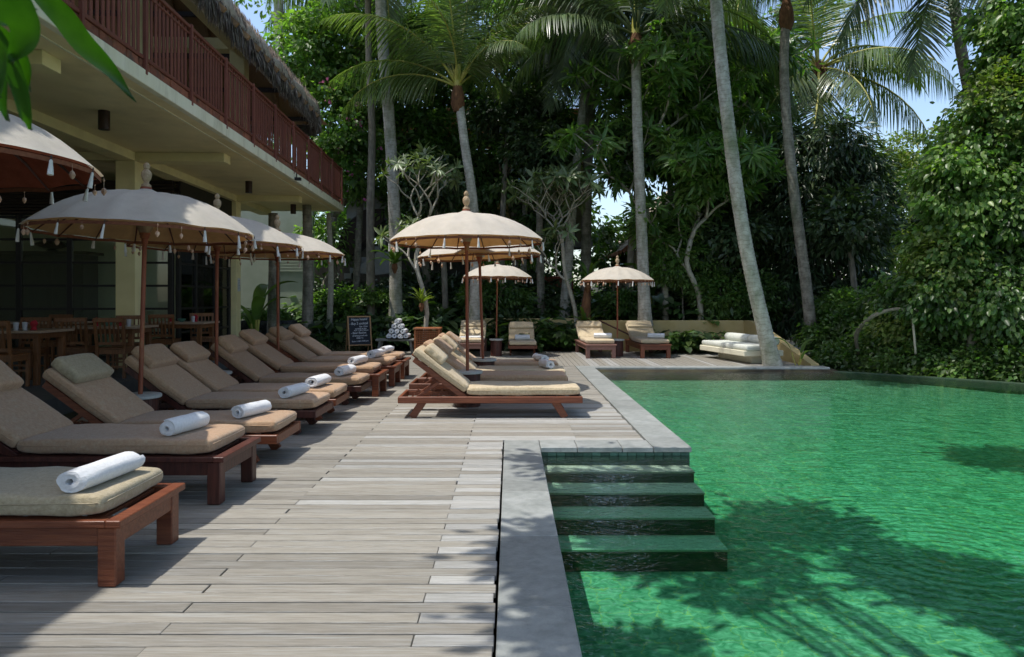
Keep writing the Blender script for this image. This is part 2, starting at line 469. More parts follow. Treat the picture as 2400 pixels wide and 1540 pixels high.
def link(name, me, parent=None, loc=None, rot=None, scale=None):
    o = bpy.data.objects.new(name, me)
    COL.objects.link(o)
    if parent:
        o.parent = parent
    if loc is not None:
        o.location = loc
    if rot is not None:
        o.rotation_euler = rot
    if scale is not None:
        o.scale = scale
    return o


def children(o):
    return list(o.children)


def copy_tree(o, parent=None):
    c = o.copy()
    COL.objects.link(c)
    c.parent = parent
    for ch in KIDS.get(o.name, []):
        cc = copy_tree(ch, c)
        KIDS.setdefault(c.name, []).append(cc)
    return c


KIDS = {}


def index_kids(root):
    for ch in root.children:
        KIDS.setdefault(root.name, []).append(ch)
        index_kids(ch)


class MB:
    def __init__(s):
        s.v = []
        s.f = []

    def add(s, vs, fs):
        n = len(s.v)
        s.v += [tuple(v) for v in vs]
        s.f += [tuple(i + n for i in f) for f in fs]
        return s

    def box(s, x0, x1, y0, y1, z0, z1, M=None):
        vs = [Vector(p) for p in ((x0, y0, z0), (x1, y0, z0), (x1, y1, z0), (x0, y1, z0),
                                  (x0, y0, z1), (x1, y0, z1), (x1, y1, z1), (x0, y1, z1))]
        if M:
            vs = [M @ v for v in vs]
        return s.add(vs, [(0, 3, 2, 1), (4, 5, 6, 7), (0, 1, 5, 4), (1, 2, 6, 5), (2, 3, 7, 6), (3, 0, 4, 7)])

    def beam(s, p0, p1, w, h, up=(0, 0, 1)):
        p0, p1 = Vector(p0), Vector(p1)
        t = (p1 - p0).normalized()
        u = Vector(up)
        sd = t.cross(u)
        if sd.length < 1e-4:
            sd = Vector((1, 0, 0))
        sd.normalize()
        u = sd.cross(t)
        a, b = sd * w / 2, u * h / 2
        vs = [p0 - a - b, p0 + a - b, p0 + a + b, p0 - a + b, p1 - a - b, p1 + a - b, p1 + a + b, p1 - a + b]
        return s.add(vs, [(0, 1, 2, 3), (7, 6, 5, 4), (0, 4, 5, 1), (1, 5, 6, 2), (2, 6, 7, 3), (3, 7, 4, 0)])

    def tube(s, pts, rad, seg=8, caps=True):
        pts = [Vector(p) for p in pts]
        n = len(pts)
        if not hasattr(rad, '__len__'):
            rad = [rad] * n
        vs = []
        ref = Vector((0.31, 0.9, 0.2)).normalized()
        for i, p in enumerate(pts):
            t = (pts[min(i + 1, n - 1)] - pts[max(i - 1, 0)])
            if t.length < 1e-9:
                t = Vector((0, 0, 1))
            t.normalize()
            a = t.cross(ref)
            if a.length < 0.05:
                a = t.cross(Vector((1, 0, 0)))
            a.normalize()
            b = t.cross(a)
            for k in range(seg):
                an = 2 * math.pi * k / seg
                vs.append(p + (a * math.cos(an) + b * math.sin(an)) * rad[i])
        fs = []
        for i in range(n - 1):
            for k in range(seg):
                k2 = (k + 1) % seg
                fs.append((i * seg + k, i * seg + k2, (i + 1) * seg + k2, (i + 1) * seg + k))
        if caps:
            fs.append(tuple(range(seg - 1, -1, -1)))
            fs.append(tuple((n - 1) * seg + k for k in range(seg)))
        return s.add(vs, fs)

    def lathe(s, prof, seg=16, c=(0, 0, 0)):
        vs = []
        for (r, z) in prof:
            for k in range(seg):
                an = 2 * math.pi * k / seg
                vs.append((c[0] + r * math.cos(an), c[1] + r * math.sin(an), c[2] + z))
        fs = []
        for i in range(len(prof) - 1):
            for k in range(seg):
                k2 = (k + 1) % seg
                fs.append((i * seg + k, i * seg + k2, (i + 1) * seg + k2, (i + 1) * seg + k))
        fs.append(tuple(range(seg - 1, -1, -1)))
        fs.append(tuple((len(prof) - 1) * seg + k for k in range(seg)))
        return s.add(vs, fs)

    def mesh(s, name, m, smooth=False, bevel=0.0, bseg=1, recalc=True):
        me = bpy.data.meshes.new(name)
        me.from_pydata(s.v, [], s.f)
        if bevel or recalc:
            bm = bmesh.new()
            bm.from_mesh(me)
            if bevel:
                bmesh.ops.bevel(bm, geom=list(bm.edges), offset=bevel, segments=bseg, affect='EDGES', clamp_overlap=True)
            bmesh.ops.recalc_face_normals(bm, faces=list(bm.faces))
            bm.to_mesh(me)
            bm.free()
        if smooth:
            me.shade_smooth()
            if smooth != 'all':
                me.set_sharp_from_angle(angle=R(40))
        me.materials.append(m)
        return me

    def build(s, name, m, parent=None, smooth=False, bevel=0.0, bseg=1, loc=None, rot=None):
        return link(name, s.mesh(name, m, smooth, bevel, bseg), parent, loc, rot)


def np_mesh(name, verts, faces, m, smooth=False):
    me = bpy.data.meshes.new(name)
    verts = np.asarray(verts, dtype=np.float32)
    faces = np.asarray(faces, dtype=np.int32)
    nf, k = faces.shape
    me.vertices.add(len(verts))
    me.vertices.foreach_set('co', verts.ravel())
    me.loops.add(nf * k)
    me.loops.foreach_set('vertex_index', faces.ravel())
    me.polygons.add(nf)
    me.polygons.foreach_set('loop_start', np.arange(nf, dtype=np.int32) * k)
    me.update(calc_edges=True)
    if smooth:
        me.shade_smooth()
    me.materials.append(m)
    return me


def leaves(name, c, d, nrm, ln, wd, m, detail=False):
    """one mesh of leaves: c base points, d tip directions, nrm leaf normals"""
    d = d / (np.linalg.norm(d, axis=1, keepdims=True) + 1e-9)
    s = np.cross(d, nrm)
    s /= (np.linalg.norm(s, axis=1, keepdims=True) + 1e-9)
    n = np.cross(s, d)
    ln = ln[:, None]
    wd = wd[:, None]
    N = len(c)
    if detail:
        v = np.stack([c, c + d * ln * .3 + s * wd * .42 + n * wd * .16, c + d * ln * .68 + s * wd * .36 + n * wd * .1 - n * ln * .05,
                      c + d * ln - n * ln * .16, c + d * ln * .68 - s * wd * .36 + n * wd * .1 - n * ln * .05, c + d * ln * .3 - s * wd * .42 + n * wd * .16,
                      c + d * ln * .5 - n * ln * .02], axis=1).reshape(-1, 3)
        base = (np.arange(N) * 7)[:, None]
        f = np.concatenate([base + np.array([[0, 1, 6]]), base + np.array([[1, 2, 6]]), base + np.array([[2, 3, 6]]),
                            base + np.array([[3, 4, 6]]), base + np.array([[4, 5, 6]]), base + np.array([[5, 0, 6]])], axis=0)
    else:
        v = np.stack([c, c + d * ln * .45 + s * wd * .5 + n * wd * .15, c + d * ln - n * ln * .12, c + d * ln * .45 - s * wd * .5 + n * wd * .15],
                     axis=1).reshape(-1, 3)
        base = (np.arange(N) * 4)[:, None]
        f = np.concatenate([base + np.array([[0, 1, 2]]), base + np.array([[0, 2, 3]])], axis=0)
    return np_mesh(name, v, f, m)


def crown(name, blobs, n, size, m, parent=None, detail=False, clump=0.42, perclump=55, droop=0.5, aspect=0.5, up=0.9, shell=0.55, spread=1.0):
    """leaf clumps spread through ellipsoid blobs [(centre, radii, weight)]"""
    cs, ds, ns = [], [], []
    wt = np.array([b[2] if len(b) > 2 else b[1][0] * b[1][1] * b[1][2] for b in blobs], float)
    wt /= wt.sum()
    for b, w in zip(blobs, wt):
        nb = int(n * w)
        k = max(1, nb // perclump)
        u = rng.normal(size=(k, 3))
        u /= np.linalg.norm(u, axis=1, keepdims=True)
        r = (shell + (1 - shell) * rng.random(k)) ** 0.8
        cc = np.array(b[0]) + u * r[:, None] * np.array(b[1])
        idx = rng.integers(0, k, nb)
        cl_size = clump * (0.6 + 0.8 * rng.random(k))
        off = rng.normal(size=(nb, 3)) * 0.55 * spread
        off[:, 2] *= 0.62
        p = cc[idx] + off * cl_size[idx][:, None]
        out = off * 0.9 + u[idx] * 0.5 + rng.normal(size=(nb, 3)) * 0.45
        out[:, 2] -= droop
        nn = rng.normal(size=(nb, 3)) * 0.55 + u[idx] * 0.35
        nn[:, 2] += up
        cs.append(p)
        ds.append(out)
        ns.append(nn)
    c, d, nn = np.concatenate(cs), np.concatenate(ds), np.concatenate(ns)
    ln = size * (0.6 + 0.8 * rng.random(len(c)))
    me = leaves(name, c, d, nn, ln, ln * aspect, m, detail)
    return link(name, me, parent)


def curve_pts(ctrl, n):
    """Catmull-Rom through control points"""
    c = [Vector(p) for p in ctrl]
    c = [c[0] * 2 - c[1]] + c + [c[-1] * 2 - c[-2]]
    out = []
    m = len(c) - 3
    for i in range(n + 1):
        t = i / n * m
        k = min(int(t), m - 1)
        t -= k
        p0, p1, p2, p3 = c[k:k + 4]
        out.append(0.5 * ((2 * p1) + (p2 - p0) * t + (2 * p0 - 5 * p1 + 4 * p2 - p3) * t * t + (3 * p1 - p0 - 3 * p2 + p3) * t ** 3))
    return out


def rounded_pad(L, W, T, name, m, puff=0.5, wr=0.006, seed=0, nx=24, ny=16, p=26):
    """soft cushion centred at origin"""
    us = [math.copysign(1 - (1 - abs(s)) ** 2.2, s) for s in np.linspace(-1, 1, nx)]
    vs_ = [math.copysign(1 - (1 - abs(s)) ** 2.2, s) for s in np.linspace(-1, 1, ny)]
    V, Fc = [], []
    for side in (1, -1):
        for u in us:
            for v in vs_:
                h = max(0.0, (1 - abs(u) ** p) * (1 - abs(v) ** p)) ** 0.24
                h *= (1 - 0.045 * puff * (u * u + v * v))
                x, y = u * L / 2, v * W / 2
                rc = (abs(u) ** 8) * (abs(v) ** 8)
                x *= 1 - 0.03 * rc * W / L
                y *= 1 - 0.03 * rc
                nz = mnoise.noise(Vector((x * 5 + seed, y * 5, side * 3))) * wr + mnoise.noise(Vector((x * 17, y * 17 + seed, side))) * wr * 0.3
                edge = 1 + 0.012 * math.sin(x * 60) if abs(v) > 0.98 else 1
                V.append((x, y * edge, side * (T / 2 * h) + nz * (h > 0.3)))
    n0 = nx * ny
    for i in range(nx - 1):
        for j in range(ny - 1):
            a = i * ny + j
            Fc.append((a, a + ny, a + ny + 1, a + 1))
            Fc.append((n0 + a, n0 + a + 1, n0 + a + ny + 1, n0 + a + ny))
    me = bpy.data.meshes.new(name)
    me.from_pydata(V, [], Fc)
    bm = bmesh.new()
    bm.from_mesh(me)
    bmesh.ops.remove_doubles(bm, verts=list(bm.verts), dist=1e-4)
    bmesh.ops.recalc_face_normals(bm, faces=list(bm.faces))
    bm.to_mesh(me)
    bm.free()
    me.shade_smooth()
    me.materials.append(m)
    return me

# ================================================================== GROUND
def smooth(a, b, x):
    t = np.clip((x - a) / (b - a), 0, 1)
    return t * t * (3 - 2 * t)


def ground_z(x, y):
    z = np.full_like(x, -0.03)
    pit = smooth(-1.2, -0.4, x) * (1 - smooth(13.2, 14.2, y)) * smooth(-14, -12, y)
    z = z - 1.35 * pit
    right = smooth(6.6, 8.4, x)
    z = z * (1 - right) + (-1.45) * right
    far = smooth(26, 60, y)
    bank = 1.35 * smooth(19.7, 24.0, y) * (1 - smooth(6.2, 8.0, x))
    return z + far * 1.0 + bank


xs = np.concatenate([np.linspace(-300, -30, 10), np.linspace(-28, 30, 117), np.linspace(34, 300, 10)])
ys = np.concatenate([np.linspace(-300, -20, 10), np.linspace(-18, 60, 157), np.linspace(66, 320, 10)])
GX, GY = np.meshgrid(xs, ys, indexing='ij')
GZ = ground_z(GX, GY) + rng.normal(size=GX.shape) * 0.012 * (GY > 20)
nyg = len(ys)
idx = (np.arange(len(xs) - 1)[:, None] * nyg + np.arange(nyg - 1)[None, :]).ravel()
gf = np.stack([idx, idx + nyg, idx + nyg + 1, idx + 1], 1)
g = link('ground', np_mesh('ground', np.stack([GX, GY, GZ], -1).reshape(-1, 3), gf, SOIL, True))
tag(g, kind='structure')

# ================================================================== DECK
PITCH = 0.1055
Y0 = 2.9137
deck = empty('wooden_deck', (0, 3, 0))
tag(deck, kind='structure')
MB().box(-5.05, -0.10, -1.2, 19.1, -0.16, -0.10).box(-0.10, 1.36, 7.12, 19.1, -0.16, -0.10).box(1.36, 6.15, 14.86, 19.1, -0.16, -0.10).build(
    'under_deck_shade_sheet', BLACKMETAL, deck, loc=(0, -3, 0))  # solid black sheets that make the plank gaps read as deep shade
plank_cache = {}
pieces = []      # (distance, x0, x1, y0, y1, bleached)
k0 = -10
JA, JB, JP = -1.46, -0.40, 2.12
k = k0
while True:
    y0 = Y0 + PITCH * k
    y1 = y0 + PITCH - 0.0095
    if y1 > 19.0:
        break
    if y1 < 7.085:
        xr = -0.062 + random.uniform(-0.006, 0.002)
    elif y0 < 7.095:
        xr = -0.062
    elif y1 < 14.86:
        xr = 1.332 + random.uniform(-0.01, 0.003)
    else:
        xr = 0.60
    start = (JA if k % 2 else JB)
    js = [start + JP * m for m in range(-3, 3)]
    js = [j for j in js if -4.9 < j < xr - 0.12]
    ed = [-5.03] + js + [xr]
    for a, b in zip(ed[:-1], ed[1:]):
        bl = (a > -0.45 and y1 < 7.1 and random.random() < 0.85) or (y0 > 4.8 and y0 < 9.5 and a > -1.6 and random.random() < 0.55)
        pieces.append((math.hypot((a + b) / 2, y0), a + 0.002, b - 0.003 - (0.006 if random.random() < 0.3 else 0), y0, y1, bl, 0))
    k += 1
x = 0.606
while x < 6.02:
    pieces.append((math.hypot(x, 17), x, x + PITCH - 0.0095, 14.86, 18.95, random.random() < 0.2, 1))
    x += PITCH
pieces.sort(key=lambda p: p[0])
field = {0: MB(), 1: MB()}
vis = lambda p: p[4] > 2.2 and (p[2] - (-0.8 * p[4])) > 0
ncount = 0
for (dd, x0, x1, y0, y1, bl, ori) in pieces:
    L_, W_ = x1 - x0, y1 - y0
    z1 = random.uniform(-0.0035, 0.0)
    c = ((x0 + x1) / 2, (y0 + y1) / 2, z1)
    if ncount < 298 and vis((dd, x0, x1, y0, y1)):
        key = (round(L_, 2), round(W_, 3), bl)
        if key not in plank_cache:
            l, w = key[0], key[1]
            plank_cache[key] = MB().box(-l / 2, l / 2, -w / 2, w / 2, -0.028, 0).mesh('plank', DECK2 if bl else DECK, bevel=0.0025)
        link('plank', plank_cache[key], deck, (c[0], c[1] - 3, c[2]), (random.uniform(-.006, .006), 0, random.uniform(-.0006, .0006)))
        ncount += 1
    else:
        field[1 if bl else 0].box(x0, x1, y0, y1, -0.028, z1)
for q in (0, 1):
    tag(field[q].build('plank_field', DECK2 if q else DECK, deck, loc=(0, -3, 0)), kind='stuff')

# ================================================================== POOL
WZ = -0.072
FZ = -0.69
EDGE = [(6.25, 14.50), (6.9, 14.02), (7.6, 13.40), (8.25, 12.78), (8.8, 12.2), (9.4, 11.3), (9.9, 10.0), (10.2, 8.0), (10.3, 4.0), (10.3, -8.0)]
basin = empty('pool_basin', (4, 6, 0))
tag(basin, kind='structure')
mb = MB()
xf = [0.26, 1.66] + list(np.linspace(2.4, 11.5, 16))
yf = [-8.0, 0.0, 3.0, 5.0, 6.0, 6.78] + list(np.linspace(7.5, 15.0, 14))
vf, ff = [], []
for yq in yf:
    for xq in xf:
        fy = max(0.0, min(1.0, (yq - 6.5) / 7.0))
        vf.append((xq, yq, max(FZ + 0.49 * fy ** 0.75, FZ + 0.49 * max(0.0, min(1.0, (xq - 5.5) / 3.6)))))
nxf = len(xf)
for j in range(len(yf) - 1):
    for i in range(nxf - 1):
        if i == 0 and yf[j] >= 6.78:
            continue
        a_ = j * nxf + i
        ff.append((a_, a_ + 1, a_ + nxf + 1, a_ + nxf))
mb.add(vf, ff)
mb.build('pool_floor', POOLFLOOR, basin, loc=(-4, -6, 0), smooth=True)
mb = MB()
mb.box(0.16, 0.262, -8, 6.862, FZ - .1, -0.042)
mb.box(0.262, 1.68, 6.762, 6.862, FZ - .1, -0.042)
mb.box(1.58, 1.682, 6.862, 14.6, FZ - .1, -0.042)
mb.box(1.682, 6.27, 14.502, 14.60, FZ - .1, -0.042)
mb.build('pool_wall', TILE_WALL, basin, loc=(-4, -6, 0))
# the overflow edge on the jungle side
mb = MB()
vs, fs = [], []
for i, (x, y) in enumerate(EDGE):
    a = EDGE[max(i - 1, 0)]
    b = EDGE[min(i + 1, len(EDGE) - 1)]
    t = Vector((b[0] - a[0], b[1] - a[1])).normalized()
    n = Vector((-t.y, t.x))
    if n.x < 0:
        n = -n
    vs += [(x, y, FZ - .2), (x, y, WZ + 0.012), (x + n.x * .16, y + n.y * .16, WZ + 0.012), (x + n.x * .16, y + n.y * .16, -1.6)]
for i in range(len(EDGE) - 1):
    for q in range(3):
        fs.append((i * 4 + q, i * 4 + q + 1, i * 4 + 5 + q, i * 4 + 4 + q))
mb.add(vs, fs).build('overflow_edge', mat('wet_dark_edge', (0.02, 0.05, 0.03), (0.05, 0.075, 0.045), 0.5, 8), basin, loc=(-4, -6, 0))
# submerged steps
steps = [(6.76, 6.52, -0.165), (6.52, 6.18, -0.265), (6.18, 5.86, -0.38), (5.86, 5.52, -0.52), ]
for i, (ya, yb, z) in enumerate(steps):
    MB().box(0.264, 1.66, yb, ya - 0.002, FZ - .05, z - 0.022).build('step_riser', TILE_WALL, basin, loc=(-4, -6, 0))
    MB().box(0.264, 1.668, yb - 0.004, ya - 0.004, z - 0.02, z).build('step_tread', STEP, basin, loc=(-4, -6, 0), bevel=0.004)
tile_me = MB().box(-0.0385, 0.0385, -0.006, 0, -0.0175, 0.0175).mesh('wall_tile', TILE, bevel=0.002)
for i in range(17):
    for r in range(2):
        link('wall_tile', tile_me, basin, (0.268 + 0.042 + i * 0.083 - 4, 6.7605 - 6 + 0.0, -0.062 - r * 0.04))
for i in range(56):
    link('wall_tile', tile_me, basin, (1.73 + i * 0.081 - 4, 14.5005 - 6, -0.062))
# coping
coping = empty('pool_coping', (0.1, 6, 0))
tag(coping, kind='structure')


def slab(x0, x1, y0, y1):
    MB().box(x0 + .003, x1 - .003, y0 + .003, y1 - .003, -0.042, 0.004 + random.uniform(-.001, .001)).build(
        'coping_slab', COPING, coping, bevel=0.004, loc=(-0.1, -6, 0))


ysn = [-1.2, -0.3, 0.6, 1.45, 2.35, 3.26, 4.24, 5.22, 5.54, 6.1, 6.76]
for a, b in zip(ysn[:-1], ysn[1:]):
    slab(-0.058, 0.285, a, b)
xsn = [-0.058, 0.285, 0.63, 1.05, 1.34]
for a, b in zip(xsn[:-1], xsn[1:]):
    slab(a, b, 6.745, 7.10)
slab(1.34, 1.70, 6.745, 7.32)
yy = 7.32
while yy < 14.4:
    y2 = min(yy + 0.86, 14.49)
    slab(1.34, 1.70, yy, y2)
    yy = y2
xx = 1.34
while xx < 6.2:
    x2 = min(xx + 0.9, 6.42)
    slab(xx, x2, 14.49, 14.85)
    xx = x2
# water
wv = [(0.255, -8.05), (0.255, 6.766), (1.676, 6.766), (1.676, 14.506), (6.255, 14.506)] + [(a + .012, b + .012) for a, b in EDGE[1:]]
nw = len(wv)
me = bpy.data.meshes.new('pool_water')
me.from_pydata([(a, b, WZ) for a, b in wv] + [(a, b, FZ - .18) for a, b in wv], [],
               [tuple(range(nw - 1, -1, -1)), tuple(range(nw, 2 * nw))] + [(i, (i + 1) % nw, nw + (i + 1) % nw, nw + i) for i in range(nw)])
me.materials.append(WATER)
w = link('pool_water', me)
tag(w, kind='structure')

# ================================================================== RESTAURANT BUILDING
B = empty('restaurant_building', (0, 0, 0), R(2.5))
tag(B, 'cream two storey restaurant with red balcony railing and thatched roof', 'building')


def bpart(name, m, x0, x1, y0, y1, z0, z1, parent=None, bevel=0.0):
    return MB().box(x0, x1, y0, y1, z0, z1).build(name, m, parent or B, bevel=bevel)


TZ = 0.2
terr = MB().box(-16, -5.08, -6, 22, -0.1, TZ).build('terrace_floor', TERRACE, None)
terr.rotation_euler = (0, 0, R(2.5))
tag(terr, kind='structure')
COLY = [2.27, 7.47, 12.67, 17.87]
for y in COLY:
    bpart('column', CREAM, -6.21, -5.88, y, y + 0.33, TZ, 3.75, bevel=0.006)
    bpart('cross_beam', CREAM, -5.877, -4.38, y + 0.0, y + 0.33, 3.75, 3.897, bevel=0.004)
    bpart('cross_beam', CREAM, -14, -6.213, y + 0.02, y + 0.31, 3.76, 3.897)
bpart('long_beam', CREAM, -6.21, -5.88, -5, 20.85, 3.752, 3.898, bevel=0.004)
bpart('balcony_slab', SOFFIT, -15, -3.955, -5, 20.85, 3.90, 4.046)
bpart('fascia', FASCIA, -3.952, -3.86, -5, 20.94, 3.875, 4.05, bevel=0.006)
bpart('fascia', FASCIA, -15, -3.953, 20.852, 20.94, 3.875, 4.05, bevel=0.006)
bpart('drip_bead', FASCIA, -4.16, -4.14, -5, 20.8, 3.888, 3.899)
# brick band under the railing
bm_cache = []
for q in range(4):
    m_ = MB().box(-0.05, 0.05, -0.139, 0.139, -0.06, 0.064).mesh('brick', BRICKRED, bevel=0.012)
    for v in m_.vertices:
        v.co += Vector((random.uniform(-.008, .008), random.uniform(-.008, .008), random.uniform(-.008, .004)))
    bm_cache.append(m_)
y = 2.0
while y < 20.7:
    link('brick', random.choice(bm_cache), B, (-3.945 + random.uniform(-.006, .006), y, 4.111), (0, 0, random.uniform(-.03, .03)))
    y += 0.288
# railing
rail = MB().box(-3.93, -3.87, 1.5, 20.9, 5.03, 5.075).box(-3.915, -3.885, 1.5, 20.9, 4.95, 4.98).box(-3.92, -3.88, 1.5, 20.9, 4.175, 4.22)
rail.box(-9, -3.93, 20.84, 20.9, 5.03, 5.075).box(-9, -3.93, 20.86, 20.89, 4.175, 4.22)
rail = rail.build('balcony_railing', REDRAIL, B, bevel=0.005)
bal = MB().box(-0.009, 0.009, -0.027, 0.027, 4.222, 5.028).mesh('baluster', REDRAIL, bevel=0.003)
post = MB().box(-0.022, 0.022, -0.025, 0.025, 4.0, 5.09).mesh('post', REDRAIL, bevel=0.004)
pk = 8.6 - 1.35 * 5
while pk < 20.9:
    link('post', post, rail, (-3.875, pk, 0.0))
    for q in range(1, 12):
        yq = pk + q * 0.1125
        if yq < 20.8:
            link('baluster', bal, rail, (-3.905 + random.uniform(-.003, .003), yq, 0), (0, 0, random.uniform(-.04, .04)))
    pk += 1.35
for q in range(44):
    link('baluster', bal, rail, (-4.0 - q * 0.1125, 20.87, 0), (0, 0, R(90)))
# upper storey
bpart('upper_floor', TERRACE, -15, -4.08, -5, 20.84, 4.048, 4.10)
for y in (1.7, 6.6, 11.5, 16.4):
    bpart('upper_column', CREAM, -5.55, -5.22, y, y + .33, 4.10, 6.95, bevel=0.005)
bpart('upper_beam', CREAM, -5.56, -5.2, -4, 16.75, 6.952, 7.21, bevel=0.005)
bpart('upper_beam', CREAM, -14, -5.56, 16.40, 16.72, 6.955, 7.205, bevel=0.005)
bpart('upper_wall', TANWALL, -9.4, -9.2, -5, 16.6, 4.1, 9)
for i in range(7):      # shutters glimpsed through the balusters
    bpart('shutter', RAFTER, -9.19, -9.15, 1.0 + i * 2.1, 2.4 + i * 2.1, 4.15, 6.4, bevel=0.01)
SL = 0.88


def zroof(x, off=0.0):
    return 6.02 + off + (-4.0 - x) * SL


mb = MB()
mb.add([(-4.30, -4, zroof(-4.30)), (-4.30, 19.6, zroof(-4.30)), (-9.6, 14.0, zroof(-9.6)), (-9.6, -4, zroof(-9.6))], [(0, 1, 2, 3)])
mb.add([(-4.02, 19.6, zroof(-4.02)), (-15.2, 19.6, zroof(-4.02)), (-9.6, 14.0, zroof(-9.6))], [(0, 1, 2)])
lining = mb.build('roof', BAMBOO, B)
y = -3.6
while y < 19.3:
    xr_ = max(-9.5, -9.6 + max(0, (y - 14.0)))
    MB().beam((-4.1, y, zroof(-4.1) - .06), (xr_, y, zroof(xr_) - .06), 0.06, 0.09).build('rafter', RAFTER, lining)
    y += 0.62
for xq in (-4.25, -4.8, -6.2, -7.0, -7.8):
    MB().beam((xq, -4, zroof(xq) - .115), (xq, 19.6 + (xq + 4.02), zroof(xq) - .115), 0.09, 0.10).build('purlin', DARKBROWN, lining)
for q in range(16):
    xq = -4.6 - q * 0.62
    yy2 = 19.6 - 0.1
    run = min(-4.02 - xq, xq + 15.2)
    if run > 0.3:
        MB().beam((xq, yy2, zroof(-4.1) - .06), (xq, 19.6 - run, 6.02 + run * SL - .06), 0.06, 0.09).build('rafter', RAFTER, lining)
for dq in (0.25, 0.9, 1.6, 2.4):
    MB().beam((-4.02 - dq, 19.6 - dq, 6.02 + dq * SL - .115), (-15.2 + dq, 19.6 - dq, 6.02 + dq * SL - .115), 0.10, 0.10).build('purlin', DARKBROWN, lining)
# thatch body as a lumpy grid: parameter along the eave line, parameter up the slope
EO = -0.30
path = [(-3.92 + EO, y) for y in np.linspace(-4, 19.2, 60)] + [(-3.98 + EO, 19.5), (-4.15 + EO, 19.75), (-4.45 + EO, 19.88)] + [(x, 19.9) for x in np.linspace(-4.8, -15, 22)]
V, Fc = [], []
prof = [(0.22, -0.02), (0.04, 0.10), (-0.03, 0.28), (0.03, 0.46), (0.16, 0.58)]
NR = len(prof) + 8
for (x, y) in path:
    for j in range(NR):
        if j < len(prof):
            run, dz = prof[j]
            z = 6.02 + dz
        else:
            run = 0.16 + (j - len(prof) + 1) * 0.66
            z = 6.02 + 0.58 + (run - 0.16) * SL
        xx_, yy_ = x, y
        # move inwards towards the ridge
        if y <= 19.2:
            xx_ = x - run
            yy_ = min(y, 19.9 - run) if run > 0.2 else y
        else:
            yy_ = y - run
            xx_ = x - (run * 0.8 if x > -4.6 else 0)
            xx_ = min(xx_, -3.92 - run) if x > -9.5 else max(xx_, -15 + run)
            if x < -9.5:
                xx_ = max(x, -15.1 + run)
        xx_ = max(xx_, -9.7) if y <= 19.2 else xx_
        nz = mnoise.noise(Vector((xx_ * 2.2, yy_ * 2.2, z * 2))) * 0.07
        V.append((xx_ + nz, yy_ + nz * (y > 19.2), z + nz))
for i in range(len(path) - 1):
    for j in range(NR - 1):
        a = i * NR + j
        Fc.append((a, a + NR, a + NR + 1, a + 1))
link('thatch', np_mesh('thatch', V, Fc, THATCH, True), lining)
# shaggy strands at the eaves
cs, ds, ls = [], [], []
N = 34000
t = rng.random(N) * (len(path) - 1)
t = np.where(rng.random(N) < .25, 59 + rng.random(N) * 8, t)
t = np.where(t < 12, t + 20, t)
pp = np.array(path)
i0 = t.astype(int)
fr = (t - i0)[:, None]
base = pp[i0] * (1 - fr) + pp[np.minimum(i0 + 1, len(pp) - 1)] * fr
side = base[:, 1] < 19.2
corner = (base[:, 1] >= 19.2) & (base[:, 0] > -4.6)
outx = np.where(side, 1.0, np.where(corner, 0.7, 0.0))
outy = np.where(side, 0.0, np.where(corner, 0.7, 1.0))
h = rng.random(N)
ins = (0.10 * h - 0.03) + rng.normal(size=N) * 0.03
c = np.stack([base[:, 0] - outx * (ins + .04), base[:, 1] - outy * (ins + .04), 6.10 + h * 0.55], 1)
d = np.stack([outx * 0.18 + rng.normal(size=N) * .10, outy * 0.18 + rng.normal(size=N) * .10, -1.0 + 0 * h], 1)
nn = np.stack([outx, outy, 0.2 + 0 * h], 1) + rng.normal(size=(N, 3)) * .5
ln = 0.16 + 0.30 * rng.random(N) ** 1.5
tag(link('thatch_fringe', leaves('thatch_fringe', c, d, nn, ln, 0.007 + 0.012 * rng.random(N), THATCH), lining), kind='stuff')
# ceiling of the ground floor is the slab; inner rooms
FW = 14.77      # frontal glass wall


def glass_wall(along_x, a_list, fixed, name='glass_partition'):
    """posts at a_list along one axis, dark grid and panes"""
    zs = [TZ + .02, 0.70, 1.18, 1.64, 2.10, 2.56, 3.0]

    def bx(mbb, a0, a1, t0, t1, z0, z1):
        if along_x:
            mbb.box(a0, a1, fixed + t0, fixed + t1, z0, z1)
        else:
            mbb.box(fixed + t0, fixed + t1, a0, a1, z0, z1)
    frame = MB()
    for a in a_list:
        bx(frame, a - .05, a + .05, -0.04, 0.04, TZ, 3.05)
    fr_ = frame.build(name, BLACKMETAL, B, bevel=0.004)
    for z in zs:
        for a0, a1 in zip(a_list[:-1], a_list[1:]):
            m2 = MB()
            bx(m2, a0 + .052, a1 - .052, -0.025, 0.025, z - .022, z + .022)
            m2.build('glazing_bar', BLACKMETAL, fr_)
    for za, zb in zip(zs[:-1], zs[1:]):
        for a0, a1 in zip(a_list[:-1], a_list[1:]):
            m2 = MB()
            bx(m2, a0 + .053, a1 - .053, -0.004, 0.004, za + .023, zb - .023)
            m2.build('pane', PANE, fr_)
    for q in range(11):
        m2 = MB()
        bx(m2, a_list[0] - .05, a_list[-1] + .05, -0.05 + .0, 0.02, 3.07 + q * .062, 3.07 + q * .062 + .05)
        m2.build('lintel_slat', DARKBROWN, fr_, bevel=0.003)
    m2 = MB()
    bx(m2, a_list[0] - .05, a_list[-1] + .05, 0.03, 0.06, 3.05, 3.75)
    m2.build('lintel_back', BLACKMETAL, fr_)
    return fr_


